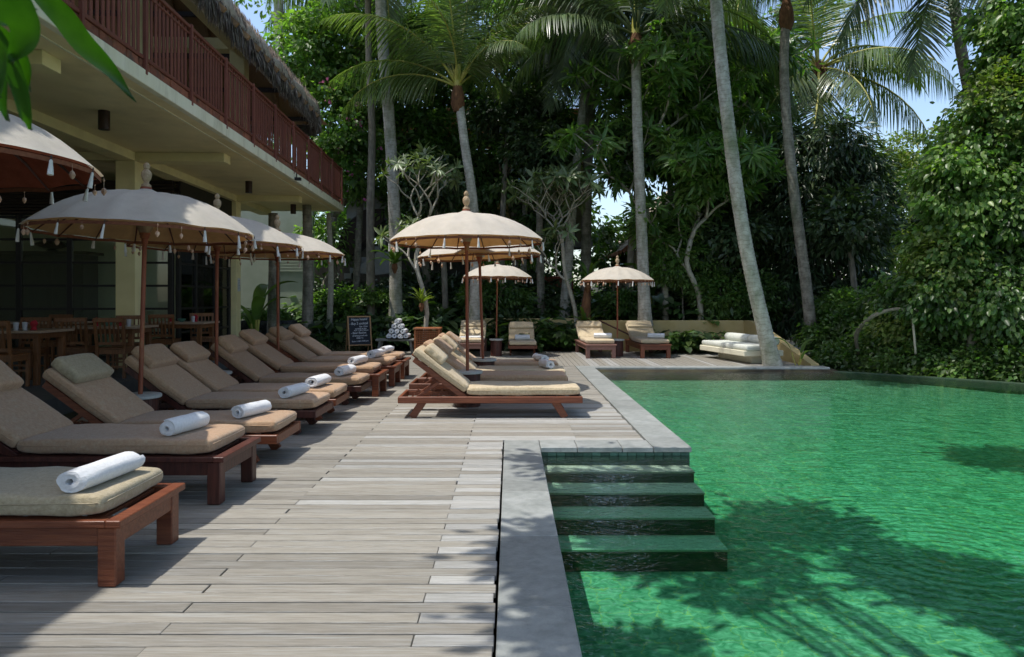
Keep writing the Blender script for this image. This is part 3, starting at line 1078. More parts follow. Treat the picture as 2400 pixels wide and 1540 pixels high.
glass_wall(True, [-6.15 - 0.985 * i for i in range(9)][::-1], FW)
glass_wall(False, [FW + 0.12, 15.75, 16.85, 17.82], -6.05)
bpart('inner_wall', INNERWALL, -15, -6.3, 15.98, 16.08, TZ, 3.7)
bpart('inner_wall', INNERWALL, -15.1, -15, -5, 21, TZ, 3.7)
bpart('inner_wall', INNERWALL, -9, -6.12, 18.3, 18.4, TZ, 3.74)
cab = MB().box(-10.05, -8.15, 15.3, 15.9, TZ, 2.30).box(-10.15, -8.05, 15.25, 15.95, 2.30, 2.36)
cab = cab.build('cabinet', CABINET, None, bevel=0.01)
cab.rotation_euler = (0, 0, R(2.5))
tag(cab, 'tall black cabinet standing behind the dark glass wall of the restaurant', 'cabinet')
for i in range(3):
    MB().box(-10.0 + i * .62, -9.43 + i * .62, 15.28, 15.298, TZ + .1, 2.2).build('door', CABINET, cab, bevel=0.006)
urn = MB().lathe([(0.05, 0), (0.12, 0.03), (0.06, 0.06), (0.22, 0.10), (0.34, 0.15), (0.26, 0.20), (0.08, 0.25), (0.02, 0.27)], 20).build('lidded_dish', CABINET, None, smooth=True)
v = Matrix.Rotation(R(2.5), 3, 'Z') @ Vector((-8.95, 15.6, 2.362))
urn.location = v
tag(urn, 'dark lidded dish on top of the black cabinet behind the glass', 'dish')
# ceiling downlights
for (x, y, lab) in ((-5.0, 9.9, 'bronze cylinder downlight under the soffit nearest the camera'), (-4.92, 15.75, 'bronze cylinder downlight under the middle bay of the soffit'),
                    (-4.95, 19.6, 'small bronze cylinder downlight at the far end of the soffit')):
    t = Matrix.Rotation(R(2.5), 3, 'Z') @ Vector((x, y, 3.899))
    o = MB().lathe([(0.070, -0.25), (0.072, -0.25), (0.072, 0.0)], 24).build('downlight', LAMPM, None, smooth=True, loc=t)
    MB().lathe([(0.055, -0.252), (0.055, -0.25)], 20).build('lens', BLACKMETAL, o)
    tag(o, lab, 'downlight', 'cylinder downlights under the balcony')
fl = MB().box(-0.02, 0.10, -0.05, 0.05, -0.03, 0.03).box(0.0, 0.02, -0.01, 0.01, 0.03, 0.12).build('flood_light', BLACKMETAL, None, bevel=0.005)
fl.location = Matrix.Rotation(R(2.5), 3, 'Z') @ Vector((-3.83, 15.4, 3.90))
tag(fl, 'tiny black floodlight fixed to the cream balcony fascia', 'light')
nt_ = MB().box(-0.004, 0, -0.10, 0.10, -0.16, 0.16).build('notice', PAPER, None)
nt_.location = Matrix.Rotation(R(2.5), 3, 'Z') @ Vector((-5.873, 18.05, 1.72))
nt_.rotation_euler = (0, 0, R(2.5))
tag(nt_, 'small white paper notice on the far cream column', 'notice')
for q in range(6):
    MB().box(0.0005, 0.002, -0.07, 0.06 - 0.02 * (q % 3), 0.10 - q * 0.04, 0.108 - q * 0.04).build('printed_line', GREYTXT, nt_)

# ================================================================== SUN LOUNGERS
PADS = {}
for nm, mm in (('tan', FABRIC), ('olive', FABRIC_O), ('cream', FABRIC_P)):
    PADS[nm] = [(rounded_pad(1.34, 0.66, 0.105, 'seat_cushion', mm, seed=q * 7, wr=.011), rounded_pad(0.77, 0.66, 0.10, 'back_cushion', mm, seed=q * 5 + 2),
                 rounded_pad(0.28, 0.60, 0.115, 'headrest', mm, puff=1.2, wr=0.012, seed=q * 3 + 1, p=8)) for q in range(2)]


def piping_me(L, W, m):
    pts = []
    r = .05
    for cx, cy, a0 in ((L / 2 - r, W / 2 - r, 0), (-L / 2 + r, W / 2 - r, 90), (-L / 2 + r, -W / 2 + r, 180), (L / 2 - r, -W / 2 + r, 270)):
        for k in range(5):
            a = R(a0 + 22.5 * k)
            pts.append((cx + r * math.cos(a), cy + r * math.sin(a), .004 * math.sin(len(pts) * 1.7)))
    pts.append(pts[0])
    return MB().tube(pts, .0042, 5).mesh('piping', m, smooth='all')


PIPES = {}
for nm, mm in (('tan', FABRIC), ('olive', FABRIC_O), ('cream', FABRIC_P)):
    PIPES[nm] = (piping_me(1.338, .658, mm), piping_me(.768, .658, mm))


def box_me(name, m, x0, x1, y0, y1, z0, z1, bev=0.004):
    return MB().box(x0, x1, y0, y1, z0, z1).mesh(name, m, bevel=bev)


def beam_me(name, m, p0, p1, w, h, up=(0, 0, 1), bev=0.003):
    return MB().beam(p0, p1, w, h, up).mesh(name, m, bevel=bev)


LMESH = {}


def lounger_parts(style, wood, ANG):
    key = (style, wood.name, round(ANG, 3))
    if key in LMESH:
        return LMESH[key]
    W = 0.35
    P_ = []
    if style == 'legs':
        top = 0.325
        P_ += [('side_rail', box_me('side_rail', wood, -2.13, 0.0, -W - .01, -W + .08, top - .035, top)),
               ('side_rail', box_me('side_rail', wood, -2.13, 0.0, W - .08, W + .01, top - .035, top)),
               ('end_rail', box_me('end_rail', wood, 0.002, 0.075, -W - .012, W + .012, top - .036, top + .001)),
               ('end_rail', box_me('end_rail', wood, -2.13, -2.07, -W + .082, W - .082, top - .036, top - .001)),
               ('apron', box_me('apron', wood, -2.08, 0.02, -W + .02, -W + .045, top - .13, top - .037)),
               ('apron', box_me('apron', wood, -2.08, 0.02, W - .045, W - .02, top - .13, top - .037)),
               ('apron', box_me('apron', wood, 0.015, 0.04, -W + .085, W - .085, top - .13, top - .038))]
        for x in (-0.02, -1.95):
            for y in (-W + .05, W - .05):
                P_.append(('leg', box_me('leg', wood, x - .045 + .02, x + .045 + .02, y - .045, y + .045, 0, top - .0365, 0.006)))
    else:
        top = 0.25
        P_ += [('side_rail', box_me('side_rail', wood, -2.15, 0.0, -W, -W + .04, top - .076, top, .006)),
               ('side_rail', box_me('side_rail', wood, -2.15, 0.0, W - .04, W, top - .076, top, .006)),
               ('end_rail', box_me('end_rail', wood, -0.036, -0.001, -W + .041, W - .041, top - .078, top - .002)),
               ('end_rail', box_me('end_rail', wood, -2.149, -2.11, -W + .041, W - .041, top - .078, top - .002))]
        for s_ in (-1, 1):
            y = s_ * (W - .06)
            for (xt, xb) in ((-1.86, -1.94 - .05), (-0.33, -0.20)):
                P_.append(('leg', beam_me('leg', wood, (xt, y, top - .05), (xb, y, 0.0), 0.045, 0.085, up=(1, 0, 0), bev=.004)))
            P_.append(('notched_rack', MB().box(-2.10, -1.62, y - .05 * s_ - .015, y - .05 * s_ + .015, top - .06, top - .012)
                       .beam((-2.0, y - .05 * s_, top - .02), (-1.97, y - .05 * s_, top + .02), .03, .02)
                       .beam((-1.9, y - .05 * s_, top - .02), (-1.87, y - .05 * s_, top + .02), .03, .02)
                       .beam((-1.8, y - .05 * s_, top - .02), (-1.77, y - .05 * s_, top + .02), .03, .02)
                       .beam((-1.7, y - .05 * s_, top - .02), (-1.67, y - .05 * s_, top + .02), .03, .02).mesh('notched_rack', wood)))
    for i in range(9):
        x = -0.10 - i * 0.145
        P_.append(('slat', box_me('slat', wood, x - .045, x + .045, -W + .09, W - .09, top - .022, top - .004, .002)))
    # backrest
    px, pz = -1.37, top - .02
    ux, uz = -math.cos(ANG), math.sin(ANG)
    nx, nz = math.sin(ANG), math.cos(ANG)
    for s_ in (-1, 1):
        y = s_ * (W - .055)
        P_.append(('back_rail', beam_me('back_rail', wood, (px, y, pz), (px + ux * .75, y, pz + uz * .75), .03, .06, up=(nx, 0, nz))))
        P_.append(('back_prop', beam_me('back_prop', wood, (px + ux * .36, y - s_ * .035, pz + uz * .36 - .02), (-1.95, y - s_ * .035, top - .03), .025, .035, up=(nx, 0, nz))))
    for i in range(6):
        a = .06 + i * .14
        P_.append(('back_slat', beam_me('back_slat', wood, (px + ux * a + nx * .03, -W + .06, pz + uz * a + nz * .03),
                                        (px + ux * a + nx * .03, W - .06, pz + uz * a + nz * .03), .09, .016, up=(nx, 0, nz))))
    LMESH[key] = (P_, top)
    return LMESH[key]


def lounger(style, wood, pad, loc, rz, label, group, head=True, rough=0.0, ang=36, hq=.66):
    ANG = R(ang)
    P_, top = lounger_parts(style, wood, ANG)
    root = empty('sun_lounger', loc, rz)
    tag(root, label, 'sun lounger', group)
    for n_, me_ in P_:
        link(n_, me_, root)
    sc, bc, hc = random.choice(PADS[pad])
    seat_ = link('seat_cushion', sc, root, (-0.69 + random.uniform(-.006, .006), random.uniform(-.008, .008), top + .060), (0, 0, random.uniform(-.008, .008) + rough))
    px, pz = -1.37, top + .012
    ux, uz = -math.cos(ANG), math.sin(ANG)
    nx, nz = math.sin(ANG), math.cos(ANG)
    q = .405
    link('piping', PIPES[pad][0], seat_, (0, 0, .014))
    back_ = link('back_cushion', bc, root, (px + ux * q + nx * .058, random.uniform(-.006, .006), pz + uz * q + nz * .058), (0, ANG, 0))
    link('piping', PIPES[pad][1], back_, (0, 0, .012))
    if head:
        q = hq + random.uniform(-.015, .015)
        link('headrest', hc, root, (px + ux * q + nx * .150, random.uniform(-.01, .01), pz + uz * q + nz * .150), (0, ANG + R(random.uniform(1, 7)), random.uniform(-.03, .03)))
    return root, top + .118


def towel_mesh(name='rolled_towel', Lt=0.43, seed=0, Rr=0.076):
    rnd = random.Random(seed)
    turns, th = 3.3, 0.0165
    n = 60
    V, Fc = [], []
    r0 = 0.010
    prof = []
    for i in range(n + 1):
        t = i / n
        a = t * turns * 2 * math.pi + seed
        r = r0 + (Rr - th - r0) * t
        prof.append((a, r))
    inner = [(r * math.cos(a), r * math.sin(a) * .93) for a, r in prof]
    outer = [((r + th * .90) * math.cos(a), (r + th * .90) * math.sin(a) * .93) for a, r in prof]
    loop = outer + inner[::-1]
    m = len(loop)
    ny = 9
    for j in range(ny):
        s = j / (ny - 1)
        y = (s - .5) * Lt
        k_ = 1 - 0.05 * (abs(2 * s - 1) ** 6)
        for i, (x, z) in enumerate(loop):
            rr = math.hypot(x, z)
            w_ = 0.007 * mnoise.noise(Vector((x * 30, y * 9, z * 30 + seed)))
            off = 0.006 * mnoise.noise(Vector((rr * 60, seed, j > 4))) * (1 if j in (0, ny - 1) else 0.3)
            V.append((x * k_ + w_, y + off * 2, max(z * k_ + w_, -Rr * .86) + Rr * .86))
    for j in range(ny - 1):
        for i in range(m):
            i2 = (i + 1) % m
            Fc.append((j * m + i, j * m + i2, (j + 1) * m + i2, (j + 1) * m + i))
    # end faces as strip quads between outer and inner spiral
    for j, flip in ((0, False), (ny - 1, True)):
        for i in range(n):
            q = (j * m + i, j * m + i + 1, j * m + m - 2 - i, j * m + m - 1 - i)
            Fc.append(q if not flip else q[::-1])
    me_ = bpy.data.meshes.new(name)
    me_.from_pydata(V, [], Fc)
    bm = bmesh.new()
    bm.from_mesh(me_)
    bmesh.ops.recalc_face_normals(bm, faces=list(bm.faces))
    bm.to_mesh(me_)
    bm.free()
    me_.shade_smooth()
    me_.set_sharp_from_angle(angle=R(50))
    me_.materials.append(TOWEL)
    return me_


TOWELS = [towel_mesh(seed=q, Lt=.40 + .012 * q) for q in range(6)]


def towel(loc, rz, label, group, q=None):
    o = link('rolled_towel', TOWELS[q if q is not None else random.randrange(6)], None, loc, (0, R(random.uniform(-3, 3)), rz + R(random.uniform(-7, 7))), (random.uniform(.98, 1.22), random.uniform(.90, 1.05), random.uniform(.88, 1.06)))
    tag(o, label, 'towel', group)
    return o


GL = 'sun loungers in the long row beside the restaurant'
left = [
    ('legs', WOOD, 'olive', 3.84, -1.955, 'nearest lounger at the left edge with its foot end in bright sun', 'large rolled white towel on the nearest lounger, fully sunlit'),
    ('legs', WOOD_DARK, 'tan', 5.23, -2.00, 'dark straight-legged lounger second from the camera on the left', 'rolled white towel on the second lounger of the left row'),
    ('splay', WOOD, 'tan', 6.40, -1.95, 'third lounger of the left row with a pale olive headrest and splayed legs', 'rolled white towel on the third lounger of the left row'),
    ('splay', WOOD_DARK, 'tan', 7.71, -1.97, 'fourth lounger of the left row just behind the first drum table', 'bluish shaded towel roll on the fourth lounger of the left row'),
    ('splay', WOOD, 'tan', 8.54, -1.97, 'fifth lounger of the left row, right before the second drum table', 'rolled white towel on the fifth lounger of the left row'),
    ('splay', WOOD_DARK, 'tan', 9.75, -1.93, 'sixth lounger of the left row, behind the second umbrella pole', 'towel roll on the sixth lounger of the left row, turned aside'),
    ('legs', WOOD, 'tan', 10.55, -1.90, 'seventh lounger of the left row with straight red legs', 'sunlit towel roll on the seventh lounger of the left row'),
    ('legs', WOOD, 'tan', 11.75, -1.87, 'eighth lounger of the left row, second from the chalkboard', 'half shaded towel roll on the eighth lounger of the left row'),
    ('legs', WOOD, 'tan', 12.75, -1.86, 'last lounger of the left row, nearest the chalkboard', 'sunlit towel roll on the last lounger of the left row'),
]
for i, (st, wd, pd, y, x, lab, tlab) in enumerate(left):
    rz = R(random.uniform(-.8, .8))
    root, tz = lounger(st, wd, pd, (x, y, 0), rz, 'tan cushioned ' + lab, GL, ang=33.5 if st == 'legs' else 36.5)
    if i == 2:
        for ch in root.children:
            if ch.name.startswith('headrest'):
                ch.data = PADS['olive'][0][2]
    toff = [(-.13, 0.0, -8), (-.27, .0, -12), (-.26, .0, -14), (-.26, .0, -16), (-.22, 0, -10), (-.22, 0, -16), (-.25, 0, -10), (-.24, 0, -14), (-.25, 0, -8)][i]
    towel((x + toff[0] - .06, y - 0.04, tz - .006), R(toff[2]), tlab, 'rolled white towels on the loungers')
GR = 'loungers beside the pool with their heads to the left'
right = [
    ('splay', WOOD, 'cream', 8.76, 0.845, 'front cream cushioned lounger of the poolside group with splayed legs', None),
    ('splay', WOOD, 'tan', 10.02, 0.80, 'poolside lounger in umbrella shade just behind the front one', None),
    ('splay', WOOD, 'cream', 10.80, 0.84, 'third poolside lounger with a sunlit cream cushion and towel', 'sunlit round towel roll on the third poolside lounger'),
    ('splay', WOOD, 'tan', 11.98, 0.80, 'rearmost shaded lounger of the poolside group beside the second drum table', 'grey shaded towel roll on the rearmost poolside lounger'),
]
for i, (st, wd, pd, y, x, lab, tlab) in enumerate(right):
    root, tz = lounger(st, wd, pd, (x, y, 0), R(random.uniform(-.5, .5)), lab, GR, ang=37, hq=.58)
    if tlab:
        towel((x - 0.30, y - 0.08, tz - .006), R(4 + 6 * i), tlab, 'rolled white towels on the loungers')
GBk = 'loungers at the back of the deck facing the pool'
back = [
    ('legs', WOOD_PALE, 'cream', (1100, 17.1), 90 + 180 - 2, 'back lounger behind the two red poles, covered with dappled white towel', None),
    ('splay', WOOD, 'cream', (1225, 17.35), -90, 'back lounger with a pink-red foot rail between the hedge and drum table', 'folded white towel across the lounger right of the rear drum table'),
    ('legs', WOOD_PALE, 'cream', (1408, 16.75), -93, 'back lounger with weathered grey-pink legs left of the far drum table', 'white towel across the weathered back lounger'),
    ('legs', WOOD, 'cream', (1536, 16.75), -84, 'rightmost back lounger with red legs near the built-in bench', 'white towel across the rightmost back lounger'),
]
for i, (st, wd, pd, (px_, d_), rzd, lab, tlab) in enumerate(back):
    x = (px_ - PX0) / F * d_
    # foot toward camera: local +x points to -Y
    root, tz = lounger(st, wd, pd, (x, d_, 0), R(-90 + (0, 0, 2, 1)[i]), lab, GBk, ang=(29 if st == 'splay' else 25), hq=.62)
    for ch in root.children:
        if ch.name.startswith('headrest'):
            ch.location.z -= .02
            ch.scale = (1.0, 1.05, .8)
    if tlab:
        towel((x + (0.03, 0.0, 0.10, 0.10)[i], d_ + 0.42, tz - .006), R(90 + (0, 0, 3, -2)[i]), tlab, 'rolled white towels on the loungers')
    if i == 0:
        V, Fc = [], []
        for a in range(12):
            for b in range(16):
                u, v = a / 11, b / 15
                V.append((-.25 + .5 * u, -.05 + .62 * v, 0.012 * mnoise.noise(Vector((u * 6, v * 9, 2))) + .012))
        for a in range(11):
            for b in range(15):
                Fc.append((a * 16 + b, (a + 1) * 16 + b, (a + 1) * 16 + b + 1, a * 16 + b + 1))
        ft = link('spread_towel', np_mesh('spread_towel', V, Fc, TOWEL, True), None, (x, d_ + .35, tz - .002))
        sm = ft.modifiers.new('thickness', 'SOLIDIFY')
        sm.thickness = .012
        tag(ft, 'crumpled white towel spread on the back lounger behind the red poles', 'towel')

# ================================================================== DRUM TABLES AND UMBRELLAS
drum_me = {}


def drum(loc, r, h, label, stone=STONE_TOP):
    o = empty('drum_table', loc)
    tag(o, label, 'table', 'round drum tables under the umbrellas')
    link('table_top', MB().lathe([(r - .004, h - .036), (r + .004, h - .030), (r + .004, h - .006), (r - .004, h)], 40).mesh('table_top', stone, smooth=True), o)
    n = 26
    for i in range(n):
        a = 2 * math.pi * i / n
        w_ = 2 * math.pi * (r - .035) / n * .97
        if 'stave%.2f' % r not in drum_me:
            drum_me['stave%.2f' % r] = MB().box(r - .05, r - .028, -w_ / 2, w_ / 2, 0.0, h - .037).mesh('stave', WOOD_DARK, bevel=.002)
        link('stave', drum_me['stave%.2f' % r], o, None, (0, 0, a))
    MB().lathe([(r - .055, 0.005), (r - .055, h - .04)], 20).build('drum_core', WOOD_DARK, o)
    return o


def umbrella(base, tilt, RAD, rim_z, apex_z, label, lining=LINING, seed=0, topz=None, pole_w=0.021, ztab=.457):
    rnd = random.Random(seed)
    root = empty('garden_umbrella', base)
    root.rotation_euler = tilt
    tag(root, label, 'umbrella', 'fringed cream umbrellas around the pool deck')
    NS = 16
    sub = 6
    rise = apex_z - rim_z
    a0 = rnd.random() * 0.3 + .1

    def prof(t):          # t 0 centre .. 1 rim
        dome = rise * .86 * (1 - t ** 2.5)
        peak = rise * .14 * max(0, 1 - t / .14) ** 1.3
        return rim_z + dome + peak
    rings = [0.03, 0.06, 0.10, 0.14, 0.2, .28, .37, .46, .55, .64, .73, .82, .9, .96, 1.0]

    def shell(name, m, dz, rs, wr):
        V, Fc = [], []
        for t in rings:
            for k in range(NS * sub):
                ph = (k % sub) / sub
                sag = math.sin(ph * math.pi)
                an = a0 + 2 * math.pi * k / (NS * sub)
                rr = RAD * rs * t * (1 - 0.020 * sag * t)
                nz = mnoise.noise(Vector((math.cos(an) * t * 3, math.sin(an) * t * 3, seed))) * .012 * wr
                z = prof(t) + dz - 0.022 * sag * t + nz + (0.028 * sag * (t ** 14))
                V.append((rr * math.cos(an), rr * math.sin(an), z))
        n = NS * sub
        for i in range(len(rings) - 1):
            for k in range(n):
                k2 = (k + 1) % n
                Fc.append((i * n + k, (i + 1) * n + k, (i + 1) * n + k2, i * n + k2))
        return link(name, np_mesh(name, V, Fc, m, True), root)
    shell('canopy', CANVAS, 0, 1.0, 1)
    lin = shell('lining', lining, -0.012, .985, 1)
    # braid along the inner rim
    pts = []
    for k in range(NS * sub + 1):
        ph = (k % sub) / sub
        sag = math.sin(ph * math.pi)
        an = a0 + 2 * math.pi * k / (NS * sub)
        rr = RAD * .985 * (1 - 0.020 * sag)
        pts.append((rr * math.cos(an), rr * math.sin(an), rim_z - .018 - .022 * sag + .028 * sag))
    V, Fc = [], []
    for p in pts:
        V += [p, (p[0], p[1], p[2] - .028)]
    for i in range(len(pts) - 1):
        Fc.append((2 * i, 2 * i + 1, 2 * i + 3, 2 * i + 2))
    link('braid', np_mesh('braid', V, Fc, TRIMBR, True), root)
    for k in range(NS):
        an = a0 + 2 * math.pi * k / NS
        pts = [(RAD * .98 * t * math.cos(an), RAD * .98 * t * math.sin(an), prof(t) - .036) for t in (.05, .2, .4, .6, .8, 1.0)]
        MB().tube(pts, [.0105] * 5 + [.006], 5).build('rib', WOOD_DARK, root)
    # pole
    hubz = rim_z - 0.02
    MB().tube([(0, 0, ztab - .02 if ztab else 0), (0, 0, 1.2), (0, 0, apex_z - .02)], pole_w, 14).build('pole', POLE, root, smooth=True)
    MB().lathe([(pole_w, hubz - .10), (.030, hubz - .09), (.030, hubz - .05), (.042, hubz - .04), (.042, hubz - .015), (.05, hubz - .01), (.05, hubz + .01), (pole_w, hubz + .012)], 14).build(
        'runner', POLE, root, smooth=True)
    # string cone between runner and ribs
    V, Fc = [], []
    for k in range(64):
        an = 2 * math.pi * k / 64 + rnd.uniform(-.03, .03)
        r2 = .19 * RAD + rnd.uniform(-.01, .02)
        z2 = prof(.19) - .03
        c_, s_ = math.cos(an), math.sin(an)
        tx, ty = -s_ * .0045, c_ * .0045
        n = len(V)
        V += [(.045 * c_ - tx, .045 * s_ - ty, hubz), (.045 * c_ + tx, .045 * s_ + ty, hubz),
              (r2 * c_ + tx * 3, r2 * s_ + ty * 3, z2), (r2 * c_ - tx * 3, r2 * s_ - ty * 3, z2)]
        Fc.append((n, n + 1, n + 2, n + 3))
    link('string_cone', np_mesh('string_cone', V, Fc, STRAW), root)
    fz = apex_z - .03
    MB().lathe([(.02, fz), (.045, fz + .02), (.045, fz + .045), (.028, fz + .055), (.024, fz + .075), (.040, fz + .10), (.048, fz + .13), (.046, fz + .165),
                (.030, fz + .19), (.020, fz + .197), (.030, fz + .21), (.032, fz + .235), (.018, fz + .26), (.004, fz + .265)], 14).build('finial', FINIAL, root, smooth=True)
    MB().lathe([(.022, fz - .01), (.055, fz), (.05, fz + .022), (.03, fz + .03)], 14).build('finial_base', POLE, root, smooth=True)
    for k in range(NS):
        an = a0 + 2 * math.pi * k / NS
        x, y, z = RAD * 1.0 * math.cos(an), RAD * math.sin(an), rim_z - .01
        if k % 3 != 1:
            t = link('tassel', TASS, root, (x, y, z), (R(rnd.uniform(-9, 9)), R(rnd.uniform(-9, 9)), rnd.random() * 6), (rnd.uniform(.62, .9), rnd.uniform(.62, .9), rnd.uniform(.75, 1.05)))
            link('bead', BEADM, t)
        else:
            t = link('shell_pendant', SHELLS[rnd.randrange(2)], root, (x, y, z), (0, 0, rnd.random() * 6))
        if k % 2:
            a2 = an + math.pi / NS
            link('shell_pendant', SHELLS[rnd.randrange(2)], root, (RAD * .975 * math.cos(a2), RAD * .975 * math.sin(a2), rim_z - .02), (0, 0, rnd.random() * 6), (.8, .8, rnd.uniform(.6, 1.0)))
    return root


TASS = MB().tube([(0, 0, -.03), (0, 0, -.045), (0, 0, -.07), (0, 0, -.11), (0, 0, -.155)], [.004, .012, .013, .018, .021], 10).mesh('tassel', TASSEL, smooth=True)
BEADM = MB().tube([(0, 0, .005), (0, 0, -.01), (0, 0, -.022), (0, 0, -.032)], [.002, .007, .004, .009], 8).mesh('bead', BEAD, smooth=True)
SHELLS = [MB().tube([(0, 0, 0), (0, 0, -.05), (0, 0, -.06), (0, 0, -.085), (0, 0, -.11), (0, 0, -.12)], [.0015, .002, .014, .024, .014, .003], 6).mesh('shell_pendant', SHELL),
          MB().tube([(0, 0, 0), (0, 0, -.02), (0, 0, -.03), (0, 0, -.07), (0, 0, -.08), (0, 0, -.10), (0, 0, -.125)], [.0015, .008, .002, .002, .018, .020, .004], 6).mesh('shell_pendant', SHELL)]

UMB = [
    # base x, y, rad, rim z, apex z, tilt, label, lining, table r/h, table label
    (-3.74, 4.50, 1.06, 2.25, 2.72, (0, 0, 0), 'nearest umbrella at the left edge, white top above a rust red underside', RUSTLINING, .20, .457, None),
    (-3.63, 7.08, 1.03, 2.05, 2.50, (R(-1.2), R(1.0), 0), 'large half shaded umbrella in front of the cream column', LINING, .20, .457, 'drum table between the third and fourth loungers of the left row'),
    (-3.76, 9.26, 1.06, 2.07, 2.50, (0, R(.3), 0), 'third umbrella of the left row, overlapped by the large one', LINING, .19, .457, 'drum table between the fifth and sixth loungers of the left row'),
    (-3.58, 11.18, 1.02, 2.07, 2.45, (0, R(-.3), 0), 'fourth and farthest umbrella of the left row', LINING, .18, .457, 'small drum table farthest along the left row'),
    (-0.545, 9.37, 0.995, 2.135, 2.55, (0, R(-.4), 0), 'large sunlit umbrella in the middle over the front poolside lounger', LINING, .19, .457, 'drum table behind the front poolside lounger'),
    (-0.40, 11.22, 0.965, 2.05, 2.40, (R(.3), R(-2.0), 0), 'middle umbrella half hidden behind the large sunlit one', LINING, .19, .457, 'drum table between the rear poolside loungers'),
    (-0.33, 17.45, 0.84, 1.90, 2.24, (0, R(.8), 0), 'small dappled umbrella at the back behind the two middle ones', LINING, .165, .41, 'tall drum table at the back between two loungers'),
    (2.58, 17.35, 0.87, 1.82, 2.18, (0, 0, 0), 'greyish umbrella standing alone at the back right by the yellow wall', LINING, .165, .41, 'drum table at the back right between two loungers'),
]
for i, (x, y, r_, rz_, az_, tl, lab, lin, tr, th, tlab) in enumerate(UMB):
    umbrella((x, y, 0), tl, r_, rz_, az_, lab, lin, seed=i + 3, pole_w=.0215 if y < 15 else .018)
    drum((x, y, 0), tr, th, tlab or 'drum table below the nearest umbrella, between the first two loungers')

# ================================================================== PALMS
def frond_mesh(L, a0, a1, nl, ll, hang, m, seed, name='frond', wid=.040, curl=0.0):
    """arched palm leaf: rachis from the origin towards +x, angle a0 (deg) at the base to a1 at the tip"""
    rnd = np.random.default_rng(seed)
    n = 26
    pts = [np.array([0., 0., 0.])]
    for i in range(n):
        t = (i + .5) / n
        a = R(a0 + (a1 - a0) * t ** 1.25)
        pts.append(pts[-1] + np.array([math.cos(a), curl * t * math.sin(t * 2), math.sin(a)]) * L / n)
    pts = np.array(pts)
    V, Fc = [], []

    def at_(t):
        x = t * n
        i = min(int(x), n - 1)
        return pts[i] * (1 - (x - i)) + pts[i + 1] * (x - i), pts[i + 1] - pts[i]
    for side in (-1, 1):
        for k in range(nl):
            t = .16 + .84 * (k + rnd.random() * .7) / nl
            p, tg = at_(min(t, .999))
            tg = tg / np.linalg.norm(tg)
            fwd = 0.35 + 0.9 * t ** 3
            out = np.array([0, side, 0]) * (1 - .25 * t)
            upv = np.cross(tg, np.array([0, 1, 0])) * -1
            d = tg * fwd + out + upv * .25 + rnd.normal(size=3) * .07
            d /= np.linalg.norm(d)
            l = ll * (0.30 + 0.70 * math.sin(math.pi * min(1, (t * .92 + .12)) ** .9)) * (.88 + .24 * rnd.random())
            w = wid * (.6 + .4 * math.sin(math.pi * t)) * (.8 + .4 * rnd.random())
            h = hang * (.7 + .6 * rnd.random())
            q = p.copy()
            sdir = np.cross(d, upv)
            sdir /= np.linalg.norm(sdir) + 1e-9
            row = []
            steps_ = 4
            for j in range(steps_ + 1):
                u = j / steps_
                ww = w * (1 - u ** 2.2) * (0.7 + .3 * min(1, u * 4)) + .001
                row.append((q + sdir * ww / 2, q - sdir * ww / 2))
                d2 = d + np.array([0, 0, -1]) * h * (u + .25)
                d2 /= np.linalg.norm(d2)
                q = q + d2 * l / steps_
            b = len(V)
            for r_ in row:
                V += [r_[0], r_[1]]
            for j in range(steps_):
                Fc.append((b + 2 * j, b + 2 * j + 1, b + 2 * j + 3, b + 2 * j + 2))
    return np_mesh(name, V, Fc, m), pts


def stalk_mesh(pts, m, r0=.035):
    mb_ = MB()
    P2 = [Vector(p) for p in pts[::3]]
    mb_.tube(P2, [r0 * (1 - .85 * i / (len(P2) - 1)) + .004 for i in range(len(P2))], 6)
    return mb_.mesh('stalk', m, smooth='all')


FR = {}
for mk, mm in (('n', FROND), ('d', FROND_D)):
    for i, (L_, a0, a1, hang) in enumerate([(3.9, 82, 35, .5), (4.1, 68, -20, .8), (4.1, 48, -48, 1.1), (4.0, 22, -62, 1.5), (3.8, -8, -78, 1.2), (3.4, -45, -86, .5)]):
        me_, pts_ = frond_mesh(1.0 * L_, a0, a1, 82, 1.22, hang, mm, seed=i * 11 + (5 if mk == 'd' else 1), curl=random.uniform(-.3, .3))
        FR[mk, i] = (me_, stalk_mesh(pts_, SHAFT if mk == 'n' else FROND_D))


def trunk_mesh(pts, r0, r1, m, ring=.09, lump=0.05):
    """tapering ringed palm trunk through the given points"""
    cp = curve_pts(pts, 60)
    cum = [0]
    for a, b in zip(cp[:-1], cp[1:]):
        cum.append(cum[-1] + (b - a).length)
    Lt = cum[-1]
    n = int(Lt / ring) * 2
    P2, rad = [], []
    for i in range(n + 1):
        s_ = Lt * i / n
        j = min(max(0, np.searchsorted(cum, s_) - 1), len(cp) - 2)
        f_ = (s_ - cum[j]) / max(1e-6, cum[j + 1] - cum[j])
        P2.append(cp[j].lerp(cp[j + 1], f_))
        t = i / n
        r = r0 + (r1 - r0) * min(1, t * 1.15) ** .7
        r *= 1 + .35 * math.exp(-t * Lt / .35)
        rad.append(r * (1 + (.035 if i % 2 else -.02) + .03 * mnoise.noise(Vector((s_ * 2, 3, r0 * 50)))))
    return MB().tube(P2, rad, 14).mesh('trunk', m, smooth='all'), P2[-1], (P2[-1] - P2[-3]).normalized()


